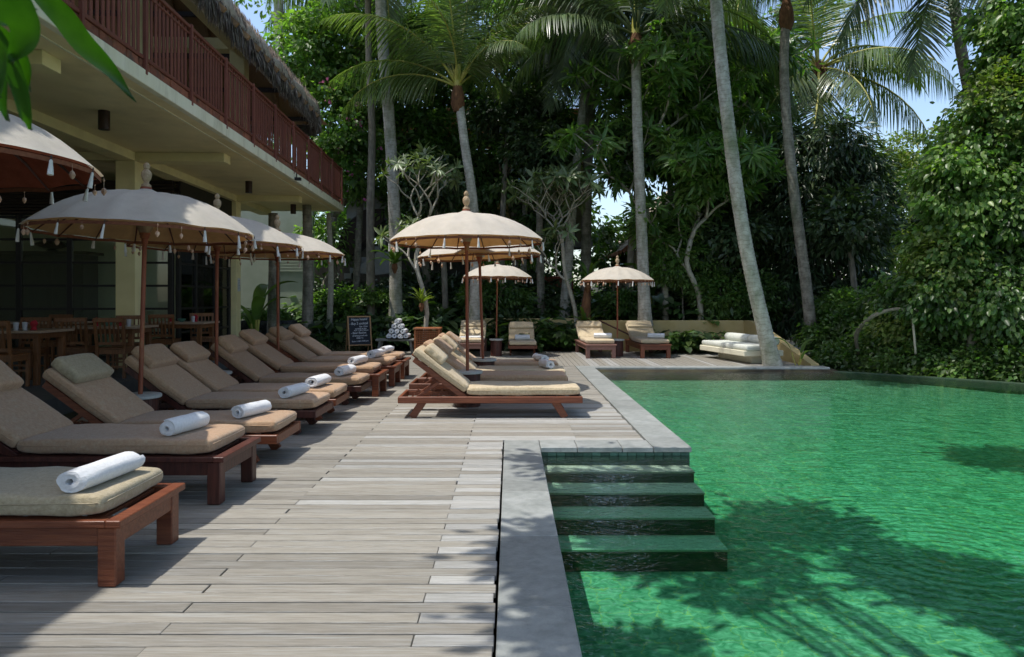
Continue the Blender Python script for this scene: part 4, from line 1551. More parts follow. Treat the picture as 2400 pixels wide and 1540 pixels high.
def palm(label, pts, r0, r1, fronds, kind='n', bark=PALMBARK, crown_scale=1.0, group='tall coconut palms around the pool', nuts=0, shaft=False, seed=0, azs=None):
    rnd = random.Random(seed)
    root = empty('coconut_palm', pts[0])
    tag(root, label, 'palm tree', group)
    o0 = Vector(pts[0])
    me_, top, dr = trunk_mesh([Vector(p) - o0 for p in pts], r0, r1, bark)
    link('trunk', me_, root)
    MB().tube([top - Vector((0, 0, .55)) * crown_scale, top - Vector((0, 0, .35)) * crown_scale, top - Vector((0, 0, .05)), top + Vector((0, 0, .35)) * crown_scale],
              [r1 * 1.05, r1 * 1.7, r1 * 1.5, r1 * .5], 12).build('crown_fibre', FIBRE, root, smooth=True)
    if shaft:
        MB().tube([top, top + Vector((0, 0, .5)), top + Vector((.02, 0, 1.1))], [r1 * 1.1, r1 * .8, r1 * .35], 10).build('crownshaft', SHAFT, root, smooth=True)
    if fronds == 'auto':
        fronds = []
        for k in range(22):
            az = k * 137.5 + rnd.uniform(-12, 12)
            lv = min(5, int(k / 22 * 6))
            fronds.append((az, lv, rnd.uniform(.88, 1.1)))
    for (az, lv, sc) in fronds:
        me_, st = FR[kind, lv]
        f = link('frond', me_, root, top + Vector((0, 0, .12)), (R(rnd.uniform(-14, 14)), R(rnd.uniform(-6, 6)), R(az)), (sc * crown_scale,) * 3)
        link('stalk', st, f)
    for k in range(nuts):
        a = rnd.random() * 6.28
        p = top + Vector((math.cos(a) * rnd.uniform(.28, .5), math.sin(a) * rnd.uniform(.28, .5), -.25 - rnd.random() * .75))
        MB().lathe([(.01, -.15), (.08, -.12), (.115, -.03), (.11, .05), (.06, .12), (.01, .14)], 10).build('coconut', COCO, root, smooth=True, loc=p)
    for k in range(10 if nuts else 0):
        a = rnd.random() * 6.28
        q = [top, top + Vector((math.cos(a) * .4, math.sin(a) * .4, .1)), top + Vector((math.cos(a) * .75, math.sin(a) * .75, -.3 - rnd.random() * .5))]
        MB().tube(curve_pts(q, 6), .018, 5).build('fruit_stalk', FIBRE, root)
    return root


def T(*pp):       # trunk points from (px, py, depth)
    return [P(*q) for q in pp]


palm('slender leaning coconut palm rising from the deck edge by the built-in bench', [P(1812, 862, 14.95), P(1745, 560, 14.9), P(1702, 250, 14.8), P(1678, 0, 14.8), P(1655, -330, 14.9)],
     .155, .118, 'auto', seed=1)
palm('palm in the middle with bright arching fronds above the large umbrella', T((1112, 800, 19.6), (1112, 520, 19.6), (1088, 330, 19.5), (1073, 215, 19.5)), .16, .115,
     [(180, 2, .95), (176, 3, .92), (150, 1, 1.1), (95, 0, 1.05), (270, 0, 1.0), (20, 1, .95), (335, 1, .9), (205, 1, 1.05), (60, 2, .8), (310, 2, .75), (238, 1, .9), (120, 1, .9), (0, 1, .75)], shaft=True, seed=2, crown_scale=.98)
palm('pale ringed palm trunk left of centre behind the thatched eave', T((928, 760, 20.5), (925, 520, 20.5), (912, 280, 20.4), (897, 100, 20.4), (885, -170, 20.4)), .18, .15, 'auto', seed=3)
palm('grey palm trunk standing left of the dark one right of the middle', T((1322, 745, 21.5), (1345, 450, 21.5), (1372, 200, 21.5), (1384, 60, 21.5), (1388, -20, 21.5)), .15, .12, 'auto', kind='d', seed=4)
palm('dark mottled palm trunk just right of the grey one', T((1372, 745, 22.2), (1376, 450, 22.2), (1386, 230, 22.2), (1394, 70, 22.2)), .17, .14, 'auto', kind='d', bark=PALMBARK_D, seed=5, crown_scale=1.05)
palm('palm with an orange fibrous crownshaft behind the lone back umbrella', T((1512, 765, 18.9), (1502, 500, 18.9), (1494, 300, 18.8), (1490, 95, 18.8)), .165, .125,
     [(185, 1, 1.15), (178, 2, 1.15), (10, 2, 1.1), (350, 3, 1.1), (150, 1, 1.1), (40, 1, 1.1), (95, 0, 1), (268, 0, 1), (230, 1, .9), (310, 1, 1), (0, 3, 1.1), (200, 3, .95), (60, 3, 1), (330, 2, 1.1)],
     kind='d', shaft=True, seed=6, crown_scale=1.08)
palm('dark thin palm right of the leaning one with its crown at the top edge', [P(1912, 900, 18.0), P(1893, 700, 18.0), P(1855, 400, 18.0), P(1838, 180, 18.0), P(1843, 20, 18.0)], .155, .11,
     [(180, 1, .8), (0, 1, .8), (95, 0, .8), (270, 0, .8), (215, 1, .75), (320, 2, .6), (150, 2, .7), (60, 1, .8)],
     kind='d', bark=PALMBARK_D, seed=7)
palm('fruiting coconut palm with drooping fronds against the blue sky', [P(1915, 800, 23.5), P(1925, 500, 23.5), P(1918, 170, 23.5)], .16, .13,
     [(0, 1, 1.0), (30, 0, 1.05), (150, 0, 1.1), (180, 2, 1.05), (200, 3, .95), (350, 3, 1.1), (340, 4, 1.1), (185, 4, 1.05), (262, 5, 1.15), (285, 4, .9), (90, 0, 1.0), (15, 2, 1.15), (225, 4, 1.0), (315, 3, 1.0), (80, 2, 1), (120, 1, 1), (265, 0, .9)],
     nuts=14, seed=8, crown_scale=1.12)
palm('palm with a loose crown of hanging fronds between the two right hand trunks', T((1780, 780, 26.5), (1775, 420, 26.5), (1765, 170, 26.5)), .16, .13,
     [(180, 2, 1), (0, 3, 1), (40, 2, 1), (150, 3, 1), (270, 4, .9), (210, 4, 1), (330, 4, 1), (90, 0, 1), (300, 5, .9), (240, 5, .9), (20, 1, 1), (165, 1, 1)], seed=31)
palm('palm leaning in from the upper right corner with fronds hanging against the sky', [P(2420, 800, 17.0), P(2360, 560, 17.0), P(2300, 340, 17.0), P(2255, 130, 17.0), P(2222, -90, 17.0)], .15, .12,
     [(180, 2, 1.1), (190, 3, 1.1), (200, 4, 1.1), (170, 3, 1.05), (215, 5, 1), (150, 1, 1), (90, 0, 1), (0, 2, 1), (350, 3, 1), (250, 4, 1.0), (300, 3, .9), (30, 1, 1), (230, 3, 1.1)], kind='d', bark=PALMBARK_D, seed=9)
palm('grey palm trunk at the top left behind the thatched roof', T((690, 800, 25), (672, 400, 25), (655, 60, 25), (648, -250, 25)), .19, .16, 'auto', seed=10)
palm('distant shaggy palm between the tall trunks right of the middle', T((1590, 700, 25.5), (1620, 420, 25.5), (1642, 205, 25.5)), .20, .16, 'auto', kind='d', seed=12, crown_scale=.95)
palm('far palm whose crown fills the top edge above the middle', T((1265, 760, 26), (1262, 300, 26), (1255, 40, 26)), .16, .13, 'auto', seed=13, crown_scale=1.15)
palm('far palm at the top left with thin greyish fronds', T((830, 700, 27), (825, 300, 27), (818, -40, 27)), .16, .13, 'auto', seed=14, crown_scale=1.15)
palm('far palm right of the middle whose fronds meet the blue sky', T((1730, 700, 27), (1725, 300, 27), (1712, -30, 27)), .16, .13, 'auto', seed=15, crown_scale=1.2)
# behind the camera, leaning over the near end of the pool
palm('coconut palm behind the photographer leaning over the pool', [Vector((6.0, -2.8, -1.0)), Vector((5.6, -1.6, 2.5)), Vector((4.9, 0.2, 5.0)), Vector((4.0, 1.3, 6.4))], .16, .12,
     [(20, 2, 1), (75, 3, .9), (130, 2, 1), (180, 2, 1), (235, 3, .9), (290, 2, 1), (340, 3, 1), (50, 1, .9), (160, 1, .9), (270, 1, .9), (0, 1, 1), (105, 3, .85), (215, 2, .95)], seed=21)
palm('coconut palm beyond the right side of the pool', [Vector((13.0, 4.2, -1.4)), Vector((12.0, 4.6, 3.5)), Vector((9.8, 5.2, 8.4))], .17, .12, 'auto', seed=22)

# thinner plain trunks in the shade
for i, (pp, r_, m_, lab) in enumerate([
        ([(720, 800, 19.5), (722, 620, 19.5), (718, 430, 19.5)], .14, PALMBARK_D, 'dark trunk beyond the balcony end'),
        ([(640, 800, 19.0), (643, 620, 19.0), (640, 500, 19.0)], .15, PALMBARK_D, 'dark trunk just right of the far column'),
        ([(870, 760, 21.0), (868, 520, 21.0), (872, 300, 21.0)], .11, BARK, 'grey trunk behind the concrete stair'),
        ([(1178, 760, 22.5), (1176, 560, 22.5), (1190, 300, 22.8)], .10, BARK, 'thin grey trunk right of the umbrella pole'),
        ([(1270, 740, 22.0), (1266, 600, 22.0), (1262, 380, 22.0)], .12, PALMBARK_D, 'shaded trunk behind the umbrella tassels'),
        ([(1046, 770, 21.5), (1040, 620, 21.5), (1022, 470, 21.5)], .09, BARK, 'slim crooked grey trunk left of the large umbrella'),
        ([(830, 780, 22.5), (838, 600, 22.5), (846, 420, 22.5)], .10, PALMBARK_D, 'dark trunk in front of the stair parapet'),
        ([(770, 790, 20.5), (776, 640, 20.5), (770, 500, 20.5)], .08, PALEBARK, 'slim pale trunk between the balcony end and the stair'),
        ([(1232, 760, 23.2), (1228, 560, 23.2), (1240, 320, 23.2)], .10, PALMBARK_D, 'thin dark trunk below the bright window'),
        ([(1555, 745, 23.0), (1572, 500, 23.0), (1560, 250, 23.0)], .11, PALMBARK, 'pale ringed trunk behind the villa roof'),
        ([(1770, 760, 21.0), (1768, 600, 21.0), (1782, 440, 21.0)], .07, BARK, 'thin shaded stem between the leaning palm and the mango tree'),
        ([(2010, 860, 18.5), (2004, 700, 18.5), (1990, 560, 18.5)], .08, BARK, 'thin reddish stem under the dark mango tree'),
        ([(1475, 740, 20.6), (1480, 560, 20.6), (1500, 400, 20.6)], .10, BARK, 'slim trunk left of the crownshaft palm'),
        ([(1600, 760, 24.0), (1608, 520, 24.0), (1640, 280, 24.0)], .17, BARK, 'reddish trunk behind the green frangipani'),
        ([(1668, 752, 20.0), (1690, 650, 20.0), (1704, 590, 20.0)], .07, PALEBARK, 'short pale leaning stem on top of the yellow wall'),
        ([(2350, 850, 15.5), (2342, 620, 15.5), (2350, 420, 15.5)], .13, PALEBARK, 'pale mottled trunk among vines on the right'),
        ([(2385, 880, 14.0), (2372, 700, 14.0), (2392, 560, 14.0)], .06, BARK, 'thin dark stem at the right edge')]):
    p0 = P(*pp[0])
    p0.z = min(p0.z, -0.05)
    root = empty('tree', p0)
    tag(root, lab, 'tree')
    if 800 < pp[0][0] < 1000:
        pp = pp + [(pp[-1][0] - 8, 120, pp[-1][2]), (pp[-1][0] - 10, -90, pp[-1][2])]
    mb_ = MB().tube(curve_pts([Vector((0, 0, 0))] + [P(*q) - p0 for q in pp[1:]], 14), [r_ * (1.15 - .35 * j / 14) for j in range(15)], 10)
    mb_.build('trunk', m_, root, smooth='all')
    top = P(*pp[-1]) - p0
    if pp[0][0] > 1000:
        crown('crown', [((top.x, top.y, top.z + .4), (1.0, .9, .8))], 1800, .20, LEAF_D, root, clump=.35)


# ================================================================== BROADLEAF TREES
def limb_tree(mb_, p0, p1, r0, r1, wob=.12, n=6, seed=0):
    pts, rad = [], []
    for i in range(n + 1):
        t = i / n
        p = p0.lerp(p1, t)
        k = math.sin(t * math.pi)
        p += Vector((mnoise.noise(Vector((t * 3, seed, 0))), mnoise.noise(Vector((t * 3, seed, 9))), mnoise.noise(Vector((t * 3, seed, 18))))) * wob * k * (p1 - p0).length
        pts.append(p)
        rad.append(r0 + (r1 - r0) * t)
    mb_.tube(pts, rad, 8)


def broad(label, base, blobs, n, size, m, bark=BARK, r=.16, group=None, detail=False, name='broadleaf_tree', cat='tree', **kw):
    base = Vector(base)
    root = empty(name, base)
    tag(root, label, cat, group)
    bl = [((Vector(b[0]) - base)[:], b[1]) for b in blobs]
    mb_ = MB()
    c0 = sum((Vector(b[0]) for b in bl), Vector()) / len(bl)
    fork = Vector((c0.x * .3, c0.y * .3, c0.z * .45))
    limb_tree(mb_, Vector((0, 0, 0)), fork, r, r * .7, seed=len(label))
    for i, b in enumerate(bl):
        limb_tree(mb_, fork, Vector(b[0]), r * .55, r * .15, seed=i + 3)
        for q in range(3):
            limb_tree(mb_, Vector(b[0]) * .7 + fork * .3, Vector(b[0]) + Vector([random.uniform(-.8, .8) * b[1][j] for j in range(3)]), r * .2, .012, seed=i * 5 + q)
    mb_.build('trunk', bark, root, smooth='all')
    crown('crown', bl, n, size, m, root, detail=detail, **kw)
    return root


def Bl(px, py, d, rx, rz, ry=None):
    """blob centred at a pixel, radii given in pixels"""
    k_ = d / F
    return (P(px, py, d)[:], (rx * k_, (ry if ry else rx * k_ * .8), rz * k_))


def gnd(px, d, z=None):
    x_ = (px - PX0) / F * d
    if z is None:
        z = float(ground_z(np.array([x_]), np.array([d]))[0]) - .03 if d > 19.5 else -.05
    return Vector((x_, d, z))


broad('sunlit broadleaf tree with tiny pink flowers behind the thatched roof', gnd(760, 22.5),
      [Bl(720, 130, 22.5, 90, 110, 1.2), Bl(800, 90, 22.8, 100, 120, 1.2), Bl(790, 300, 22.0, 110, 100, 1.2), Bl(880, 200, 22.6, 90, 120, 1.1), Bl(850, 400, 22.2, 90, 70, 1.0), Bl(960, 300, 23.2, 80, 120, 1.0)],
      19000, .19, LEAF_B, clump=.36, aspect=.62)
pk = crown('bougainvillea_flowers', [Bl(800, 300, 21.2, 120, 120, .5), Bl(860, 420, 21.2, 80, 60, .4)], 90, .10, PINK, None, clump=.1, perclump=3, aspect=.9)
tag(pk, 'scattered pink flower clusters in the tree behind the roof', 'flowers')
broad('darker leafy tree left of the middle palm', gnd(1000, 23.5),
      [Bl(1010, 120, 23.5, 110, 120, 1.3), Bl(1000, 330, 23.5, 80, 100, 1.2), Bl(1080, 420, 23.8, 100, 80, 1.0), Bl(940, 480, 23.0, 70, 60, .8)], 10500, .22, LEAF_M, clump=.4)
broad('mid green leafy tree filling the middle behind the umbrellas', gnd(1200, 24.0),
      [Bl(1180, 180, 24, 110, 110, 1.3), Bl(1260, 320, 23.6, 100, 100, 1.2), Bl(1170, 380, 23.2, 80, 90, 1.0), Bl(1290, 480, 23.4, 70, 70, .8), Bl(1150, 60, 24.5, 140, 80, 1.2)], 14500, .21, LEAF_M, clump=.38)
broad('dark mango tree right of the leaning palm', gnd(1960, 20.5, -1.2),
      [Bl(1930, 380, 20.5, 110, 100, 1.3), Bl(2000, 480, 20.3, 90, 120, 1.2), Bl(1860, 520, 20.6, 90, 110, 1.1), Bl(1960, 620, 20.0, 110, 90, 1.1), Bl(1850, 700, 20.2, 80, 90, 1.0), Bl(2030, 720, 19.5, 80, 90, 1.0)],
      25000, .24, LEAF_D, clump=.36, aspect=.26, droop=1.0)
broad('airy pale tree far behind on the right under the sky', gnd(2130, 30, -1.4),
      [Bl(2150, 360, 30, 110, 60, 2), Bl(2080, 430, 30, 120, 80, 2), Bl(2200, 420, 30, 120, 90, 2), Bl(2060, 560, 29, 90, 60, 1.6), Bl(2180, 560, 28, 100, 80, 1.6)],
      17000, .16, LEAF_Y, bark=PALEBARK, clump=.34, aspect=.5)
broad('vine covered tree with broad bright leaves on the right', (8.6, 13.6, -1.4),
      [Bl(2400, 130, 14.5, 90, 120, 1.0), Bl(2330, 320, 14.3, 110, 110, 1.0), Bl(2250, 440, 14.2, 100, 100, 1.0), Bl(2210, 590, 14.6, 80, 80, 1.0), Bl(2330, 540, 14.0, 110, 120, 1.0), Bl(2290, 330, 14.8, 60, 70, .8), Bl(2400, 30, 14.5, 110, 110, .9)],
      24000, .125, LEAF_B, detail=True, clump=.27, aspect=.68, r=.12, droop=1.0, up=.7)
broad('second vine thicket of mid green leaves nearer the pool on the right', (9.2, 12.9, -1.4),
      [Bl(2360, 700, 13.6, 100, 110, .8), Bl(2230, 690, 14.2, 110, 80, .9), Bl(2130, 700, 15.5, 80, 60, .9), Bl(2420, 480, 13.5, 70, 150, .8), Bl(2440, 250, 13.6, 70, 150, .8)],
      22000, .115, LEAF_M, detail=True, clump=.26, aspect=.66, r=.08, droop=1.0, up=.7)
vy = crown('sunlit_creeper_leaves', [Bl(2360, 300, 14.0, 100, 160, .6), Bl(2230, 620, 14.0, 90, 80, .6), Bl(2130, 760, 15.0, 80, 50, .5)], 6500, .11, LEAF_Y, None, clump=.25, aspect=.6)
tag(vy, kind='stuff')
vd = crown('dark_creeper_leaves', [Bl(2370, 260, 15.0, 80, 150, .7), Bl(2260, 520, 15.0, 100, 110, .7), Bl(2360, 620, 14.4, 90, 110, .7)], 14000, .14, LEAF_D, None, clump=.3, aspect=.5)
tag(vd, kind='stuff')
hb = [Bl(px, py, d, 70, 48, .6) for px, py, d in ((1955, 800, 17.5), (2010, 770, 17.2), (2040, 850, 16.0), (2110, 790, 15.6), (2130, 860, 14.9), (2200, 840, 14.4), (2280, 860, 13.8),
                                                   (2350, 850, 13.4), (2420, 870, 13.0), (2290, 780, 14.5), (2390, 770, 13.8), (2200, 760, 15.5), (1990, 850, 16.4), (2080, 720, 16.8), (2480, 880, 12.6), (2560, 880, 12.0))]
hedge = crown('jungle_undergrowth', hb, 46000, .105, LEAF_M, None, detail=False, clump=.22, aspect=.62, perclump=45, up=.8)
tag(hedge, kind='stuff')
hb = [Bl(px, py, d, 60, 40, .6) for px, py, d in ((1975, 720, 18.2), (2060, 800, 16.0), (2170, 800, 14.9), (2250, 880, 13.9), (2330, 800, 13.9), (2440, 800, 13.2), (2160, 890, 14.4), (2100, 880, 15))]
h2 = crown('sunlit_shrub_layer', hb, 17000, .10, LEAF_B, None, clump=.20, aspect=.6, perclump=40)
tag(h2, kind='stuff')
# bank of earth and low greenery below the pool edge
rb = []
for k in range(26):
    t = k / 25
    rb.append(((6.9 + 5.2 * t + random.uniform(-.3, .8), 15.4 - 9.0 * t ** 1.4 + random.uniform(-.2, .9), -1.0 + random.uniform(-.1, .5)), (.8, .8, .6)))
tag(crown('bank_greenery', rb, 26000, .13, LEAF_D, None, clump=.25, aspect=.6), kind='stuff')
rb = [((random.uniform(10.8, 15.5), random.uniform(-3, 10.5), random.uniform(-1.3, -.4)), (1.0, 1.0, .6)) for k in range(34)]
tag(crown('slope_greenery', rb, 15000, .2, LEAF_M, None, clump=.4, aspect=.6), kind='stuff')
# the arching bare branch on the right
root = empty('fallen_branch', gnd(1990, 15.0, -.9))
tag(root, 'bare grey branch arching over the undergrowth beyond the pool', 'branch')
b0 = gnd(1990, 15.0, -.9)
MB().tube([p - b0 for p in curve_pts([P(2012, 830, 15.6), P(2008, 782, 15.2), P(2045, 742, 14.6), P(2110, 724, 14.3), P(2200, 742, 14.0), P(2290, 778, 13.8)], 26)],
          [.030 + .022 * math.sin(min(1, j / 8) * 1.57) - .034 * j / 27 for j in range(27)], 9).build('bough', BARK, root, smooth='all')
MB().tube([p - b0 for p in curve_pts([P(2137, 725, 14.2), P(2143, 790, 14.1), P(2146, 830, 14.1)], 8)], .022, 6).build('twig', PALEBARK, root, smooth='all')


def cast(x, y, z, rx, ry, rz=.35, zt=-.8):
    """blob at height z whose shade falls on (x, y, zt)"""
    return ((x - .37 * (z - zt), y - .08 * (z - zt), z), (rx, ry, rz))


broad('leafy tree behind the photographer spreading over the deck edge and the pool steps', (3.4, -3.2, -.1),
      [cast(1.2, 6.1, 6.2, .62, .50), cast(1.95, 6.0, 6.3, .26, .62), cast(1.8, 5.2, 6.1, .3, .2), cast(.75, 4.0, 6.0, .36, .6), cast(1.3, 3.2, 5.6, 1.0, .45), cast(2.7, 6.6, 6.6, .5, .42), cast(3.3, 5.5, 6.4, .6, .55),
       cast(4.1, 4.4, 6.0, .9, .7), cast(3.2, 3.4, 5.8, .9, .55), cast(6.1, 8.6, 7.0, .6, .35)],
      15500, .17, LEAF_M, clump=.24, aspect=.45, r=.09)


# ================================================================== FRANGIPANI
def rosette_mesh(m, seed, n=11, L_=.24, W_=.065):
    r_ = np.random.default_rng(seed)
    c = np.zeros((n, 3)) + r_.normal(size=(n, 3)) * .008
    az = np.arange(n) * 2.4 + r_.random(n) * .5
    el = R(-20) + r_.random(n) * R(75)
    d = np.stack([np.cos(az) * np.cos(el), np.sin(az) * np.cos(el), np.sin(el)], 1)
    nn = np.stack([-np.cos(az) * np.sin(el), -np.sin(az) * np.sin(el), np.cos(el)], 1)
    ln = L_ * (.7 + .5 * r_.random(n))
    return leaves('leaf_cluster', c, d, nn, ln, np.full(n, W_) * (.8 + .4 * r_.random(n)), m, detail=True)


ROS = {'g': [rosette_mesh(LEAF_G, i) for i in range(3)], 'b': [rosette_mesh(LEAF_B, i + 5, n=14, L_=.34, W_=.085) for i in range(3)],
       'm': [rosette_mesh(LEAF_M, i + 9, n=14, L_=.34, W_=.085) for i in range(2)]}


def frangipani(label, base, ctrl, levels, kind, seed, r0=.055, sc=1.0, blen=.62, maxros=110, name='frangipani_tree'):
    rnd = random.Random(seed)
    base = Vector(base)
    root = empty(name, base)
    tag(root, label, 'tree')
    mb_ = MB()
    tips = []

    def grow(p, d, r, lv):
        L_ = blen * rnd.uniform(.7, 1.25) * (1.0 if lv < levels else 1.1)
        e = p + d * L_
        mid = p.lerp(e, .5) + Vector((rnd.uniform(-.06, .06), rnd.uniform(-.06, .06), rnd.uniform(-.02, .06)))
        mb_.tube(curve_pts([p, mid, e], 5), [r - (r * .28) * j / 5 for j in range(6)], 7)
        if lv == 0 or r < .008:
            tips.append((e, d))
            return
        if lv <= 2 and kind != 'g':
            tips.append((e, d))
            if rnd.random() < .6:
                tips.append((p.lerp(e, .5), (d + Vector((rnd.uniform(-1, 1), rnd.uniform(-1, 1), 0))).normalized()))
        nb = 2 if rnd.random() < .55 else 3
        a_0 = rnd.random() * 6.28
        for k in range(nb):
            an = a_0 + k * 6.28 / nb + rnd.uniform(-.4, .4)
            side = Vector((math.cos(an), math.sin(an), 0))
            nd = (d * .75 + side * .72 + Vector((0, 0, .28))).normalized()
            grow(e, nd, r * .72, lv - 1)
    pts = curve_pts([Vector(c) - base for c in ctrl], 10)
    mb_.tube(pts, [r0 * (1.2 - .3 * j / 10) for j in range(11)], 9)
    d = (pts[-1] - pts[-3]).normalized()
    for k in range(2):
        grow(pts[-1], (d + Vector((rnd.uniform(-.7, .7), rnd.uniform(-.5, .5), .2))).normalized(), r0 * .8, levels)
    grow(pts[6], (d + Vector((rnd.choice((-1, 1)) * .9, rnd.uniform(-.5, .5), .1))).normalized(), r0 * .7, levels - 1)
    mb_.build('branches', PALEBARK, root, smooth='all')
    rnd.shuffle(tips)
    if kind != 'g':
        tp = [t_[0] for t_ in tips]
        crown('crown', [(tuple(t_), (.34, .30, .26), 1.0) for t_ in tp[:110]], 3400, .32, LEAF_B if kind == 'b' else LEAF_M, root, detail=True, clump=.17, perclump=15, aspect=.27, droop=.25, up=.8, shell=.1)
    for (e, d) in tips[:maxros]:
        link('leaf_cluster', rnd.choice(ROS[kind]), root, e - d * .02, d.to_track_quat('Z', 'Y').to_euler(), (sc * (1.35 if kind == 'g' else 1.25) * rnd.uniform(.75, 1.2),) * 3)
    return root


frangipani('sparse pale frangipani with crooked branches left of the large umbrella', gnd(990, 18.6), [gnd(990, 18.6), P(1000, 720, 18.6), P(975, 620, 18.7), P(985, 560, 18.7)], 3, 'g', 3, blen=.58, sc=1.05)
frangipani('pale leaved frangipani right of the large umbrella', gnd(1345, 19.6), [gnd(1345, 19.6), P(1350, 740, 19.6), P(1325, 640, 19.6), P(1318, 570, 19.6)], 4, 'g', 8, blen=.42, sc=1.15)
frangipani('tall glossy green frangipani behind the yellow wall', gnd(1560, 20.2), [gnd(1560, 20.2), P(1555, 620, 20.2), P(1510, 480, 20.1), P(1500, 400, 20.1)], 4, 'b', 15, blen=.72, sc=.95, r0=.075, maxros=300)
frangipani('lower glossy green frangipani spreading over the yellow wall', gnd(1640, 19.6), [gnd(1640, 19.6), P(1640, 700, 19.6), P(1610, 620, 19.5), P(1620, 560, 19.5)], 4, 'b', 19, blen=.60, sc=.9, r0=.07, maxros=300)
frangipani('green frangipani in the shade between the palms right of the middle', gnd(1690, 21.5), [gnd(1690, 21.5), P(1690, 600, 21.5), P(1680, 430, 21.5), P(1690, 330, 21.5)], 4, 'm', 27, blen=.70, sc=.95, r0=.075, maxros=260)
for (px_, py_, d_, rx_, rz_) in ((1560, 330, 21.2, 120, 110), (1640, 560, 21.4, 90, 120), (1700, 680, 20.6, 90, 60), (1760, 480, 22.5, 60, 150)):
    b_ = Bl(px_, py_, d_, rx_, rz_, 1.0)
    broad({1560: 'leafy green tree high behind the crownshaft palm', 1640: 'leafy green tree behind the low frangipani', 1700: 'rounded shrub above the right end of the yellow wall',
           1470: 'leafy green tree high between the trunks right of the middle', 1760: 'narrow leafy tree behind the leaning palm'}[px_], gnd(px_, d_), [b_], 4300, .20, LEAF_M if px_ != 1560 else LEAF_B, clump=.34, aspect=.42, r=.08)


for (px_, py_, d_, rx_, rz_, n_, m_, lab_) in ((1690, 690, 19.75, 70, 50, 3200, LEAF_B, 'fine leaved bright shrub leaning over the right part of the yellow wall'),
                                           (1600, 610, 19.9, 75, 65, 2600, LEAF_B, 'glossy bright shrub right of the lone back umbrella'),
                                           (1775, 700, 19.6, 50, 60, 2400, LEAF_M, 'small shrub behind the top of the sloping wall'),
                                           (1455, 715, 20.4, 60, 30, 1800, LEAF_M, 'low shrub behind the lone back umbrella pole'),
                                           (1150, 700, 21.0, 90, 40, 2600, LEAF_M, 'leafy shrub behind the small dappled umbrella'),
                                           (830, 720, 21.0, 110, 50, 3600, LEAF_B, 'sunlit leafy shrub above the chalkboard')):
    broad(lab_, gnd(px_, d_), [Bl(px_, py_, d_, rx_, rz_, .45)], n_, .13, m_, clump=.2, aspect=.5, r=.04, name='shrub', cat='shrub')


# ================================================================== FERNS, BROAD LEAVED PLANTS, STRAP PLANTS
def strap_mesh(L_, W_, a0, a1, m, name='leaf', wav=.0, n=8):
    V, Fc = [], []
    p = Vector((0, 0, 0))
    for i in range(n + 1):
        t = i / n
        a = R(a0 + (a1 - a0) * t ** 1.3)
        w = W_ * (math.sin(math.pi * min(1, t * .86 + .12)) ** .7) * (1 + wav * math.sin(t * 40))
        if i == n:
            w = .004
        V += [(p.x, -w / 2, p.z + w * .18), (p.x, 0, p.z), (p.x, w / 2, p.z + w * .18)]
        p = p + Vector((math.cos(a), 0, math.sin(a))) * L_ / n
    for i in range(n):
        b = i * 3
        Fc += [(b, b + 1, b + 4, b + 3), (b + 1, b + 2, b + 5, b + 4)]
    return np_mesh(name, V, Fc, m, True)


STR = {'l': [strap_mesh(.62, .085, 78, 30, FERN), strap_mesh(.60, .085, 60, 5, FERN), strap_mesh(.55, .08, 45, -15, FERN)],
       'g': [strap_mesh(.85, .11, 80, 5, FERN_D), strap_mesh(.85, .11, 60, -40, FERN_D), strap_mesh(.8, .11, 35, -65, FERN_D)],
       's': [strap_mesh(.75, .045, 80, 20, LEAF_M), strap_mesh(.7, .05, 65, -20, LEAF_M), strap_mesh(.65, .045, 45, -45, LEAF_B), strap_mesh(.6, .05, 75, 50, LEAF_B)]}


def fern(label, p, kind, n, sc, cat='fern', name='birds_nest_fern', group=None, fresh=0):
    root = empty(name, p)
    tag(root, label, cat, group)
    for k in range(n):
        link('leaf', STR[kind][k % len(STR[kind])], root, (0, 0, 0), (R(random.uniform(-15, 15)), 0, k * 2.4 + random.uniform(-.2, .2)), (sc * random.uniform(.75, 1.15),) * 3)
    MB().lathe([(.03, -.25 * sc), (.09 * sc, -.1 * sc), (.07 * sc, 0.02)], 8).build('root_ball', FIBRE, root)
    return root


fern('lime green fern perched on the small crooked tree left of the umbrella poles', P(988, 712, 18.4), 'l', 20, .78)
fern('drooping green fern on the pale palm trunk left of the middle', P(925, 620, 20.1), 'g', 20, 1.0)
fern('dark green fern right of the lime one behind the umbrella', P(1145, 640, 20.6), 'g', 18, 1.0)
fern('large fern growing high on a stump left of the lone back umbrella', P(1378, 665, 19.2), 'g', 22, .95)
fern('lower drooping fern on the stump left of the lone back umbrella', P(1372, 765, 19.0), 'g', 16, .75)
root = empty('tree_stump', gnd(1372, 19.3))
tag(root, 'dark stump carrying two ferns behind the yellow wall', 'stump')
MB().tube([Vector((0, 0, 0)), Vector((.05, 0, .5)), Vector((.0, 0, 1.1)), Vector((.06, 0, 1.75))], [.12, .10, .14, .08], 9).build('trunk', FIBRE, root, smooth='all')

GH = 'strappy green plants in the bed along the back of the deck'
for i in range(34):
    px_ = 1010 + i * 10.5 + random.uniform(-6, 6)
    if px_ > 1345:
        px_ = 1135 + random.random() * 210
    if 1070 < px_ < 1130 or 1190 < px_ < 1258:
        px_ += 66
    d_ = (19.85 if 1060 < px_ < 1262 else 19.45) + random.random() * .8
    fern('strappy green plant among many in the bed behind the deck loungers', gnd(px_, d_, -.02), 's', 15, random.uniform(.75, 1.35), 'plant', 'strap_leaf_plant', GH)

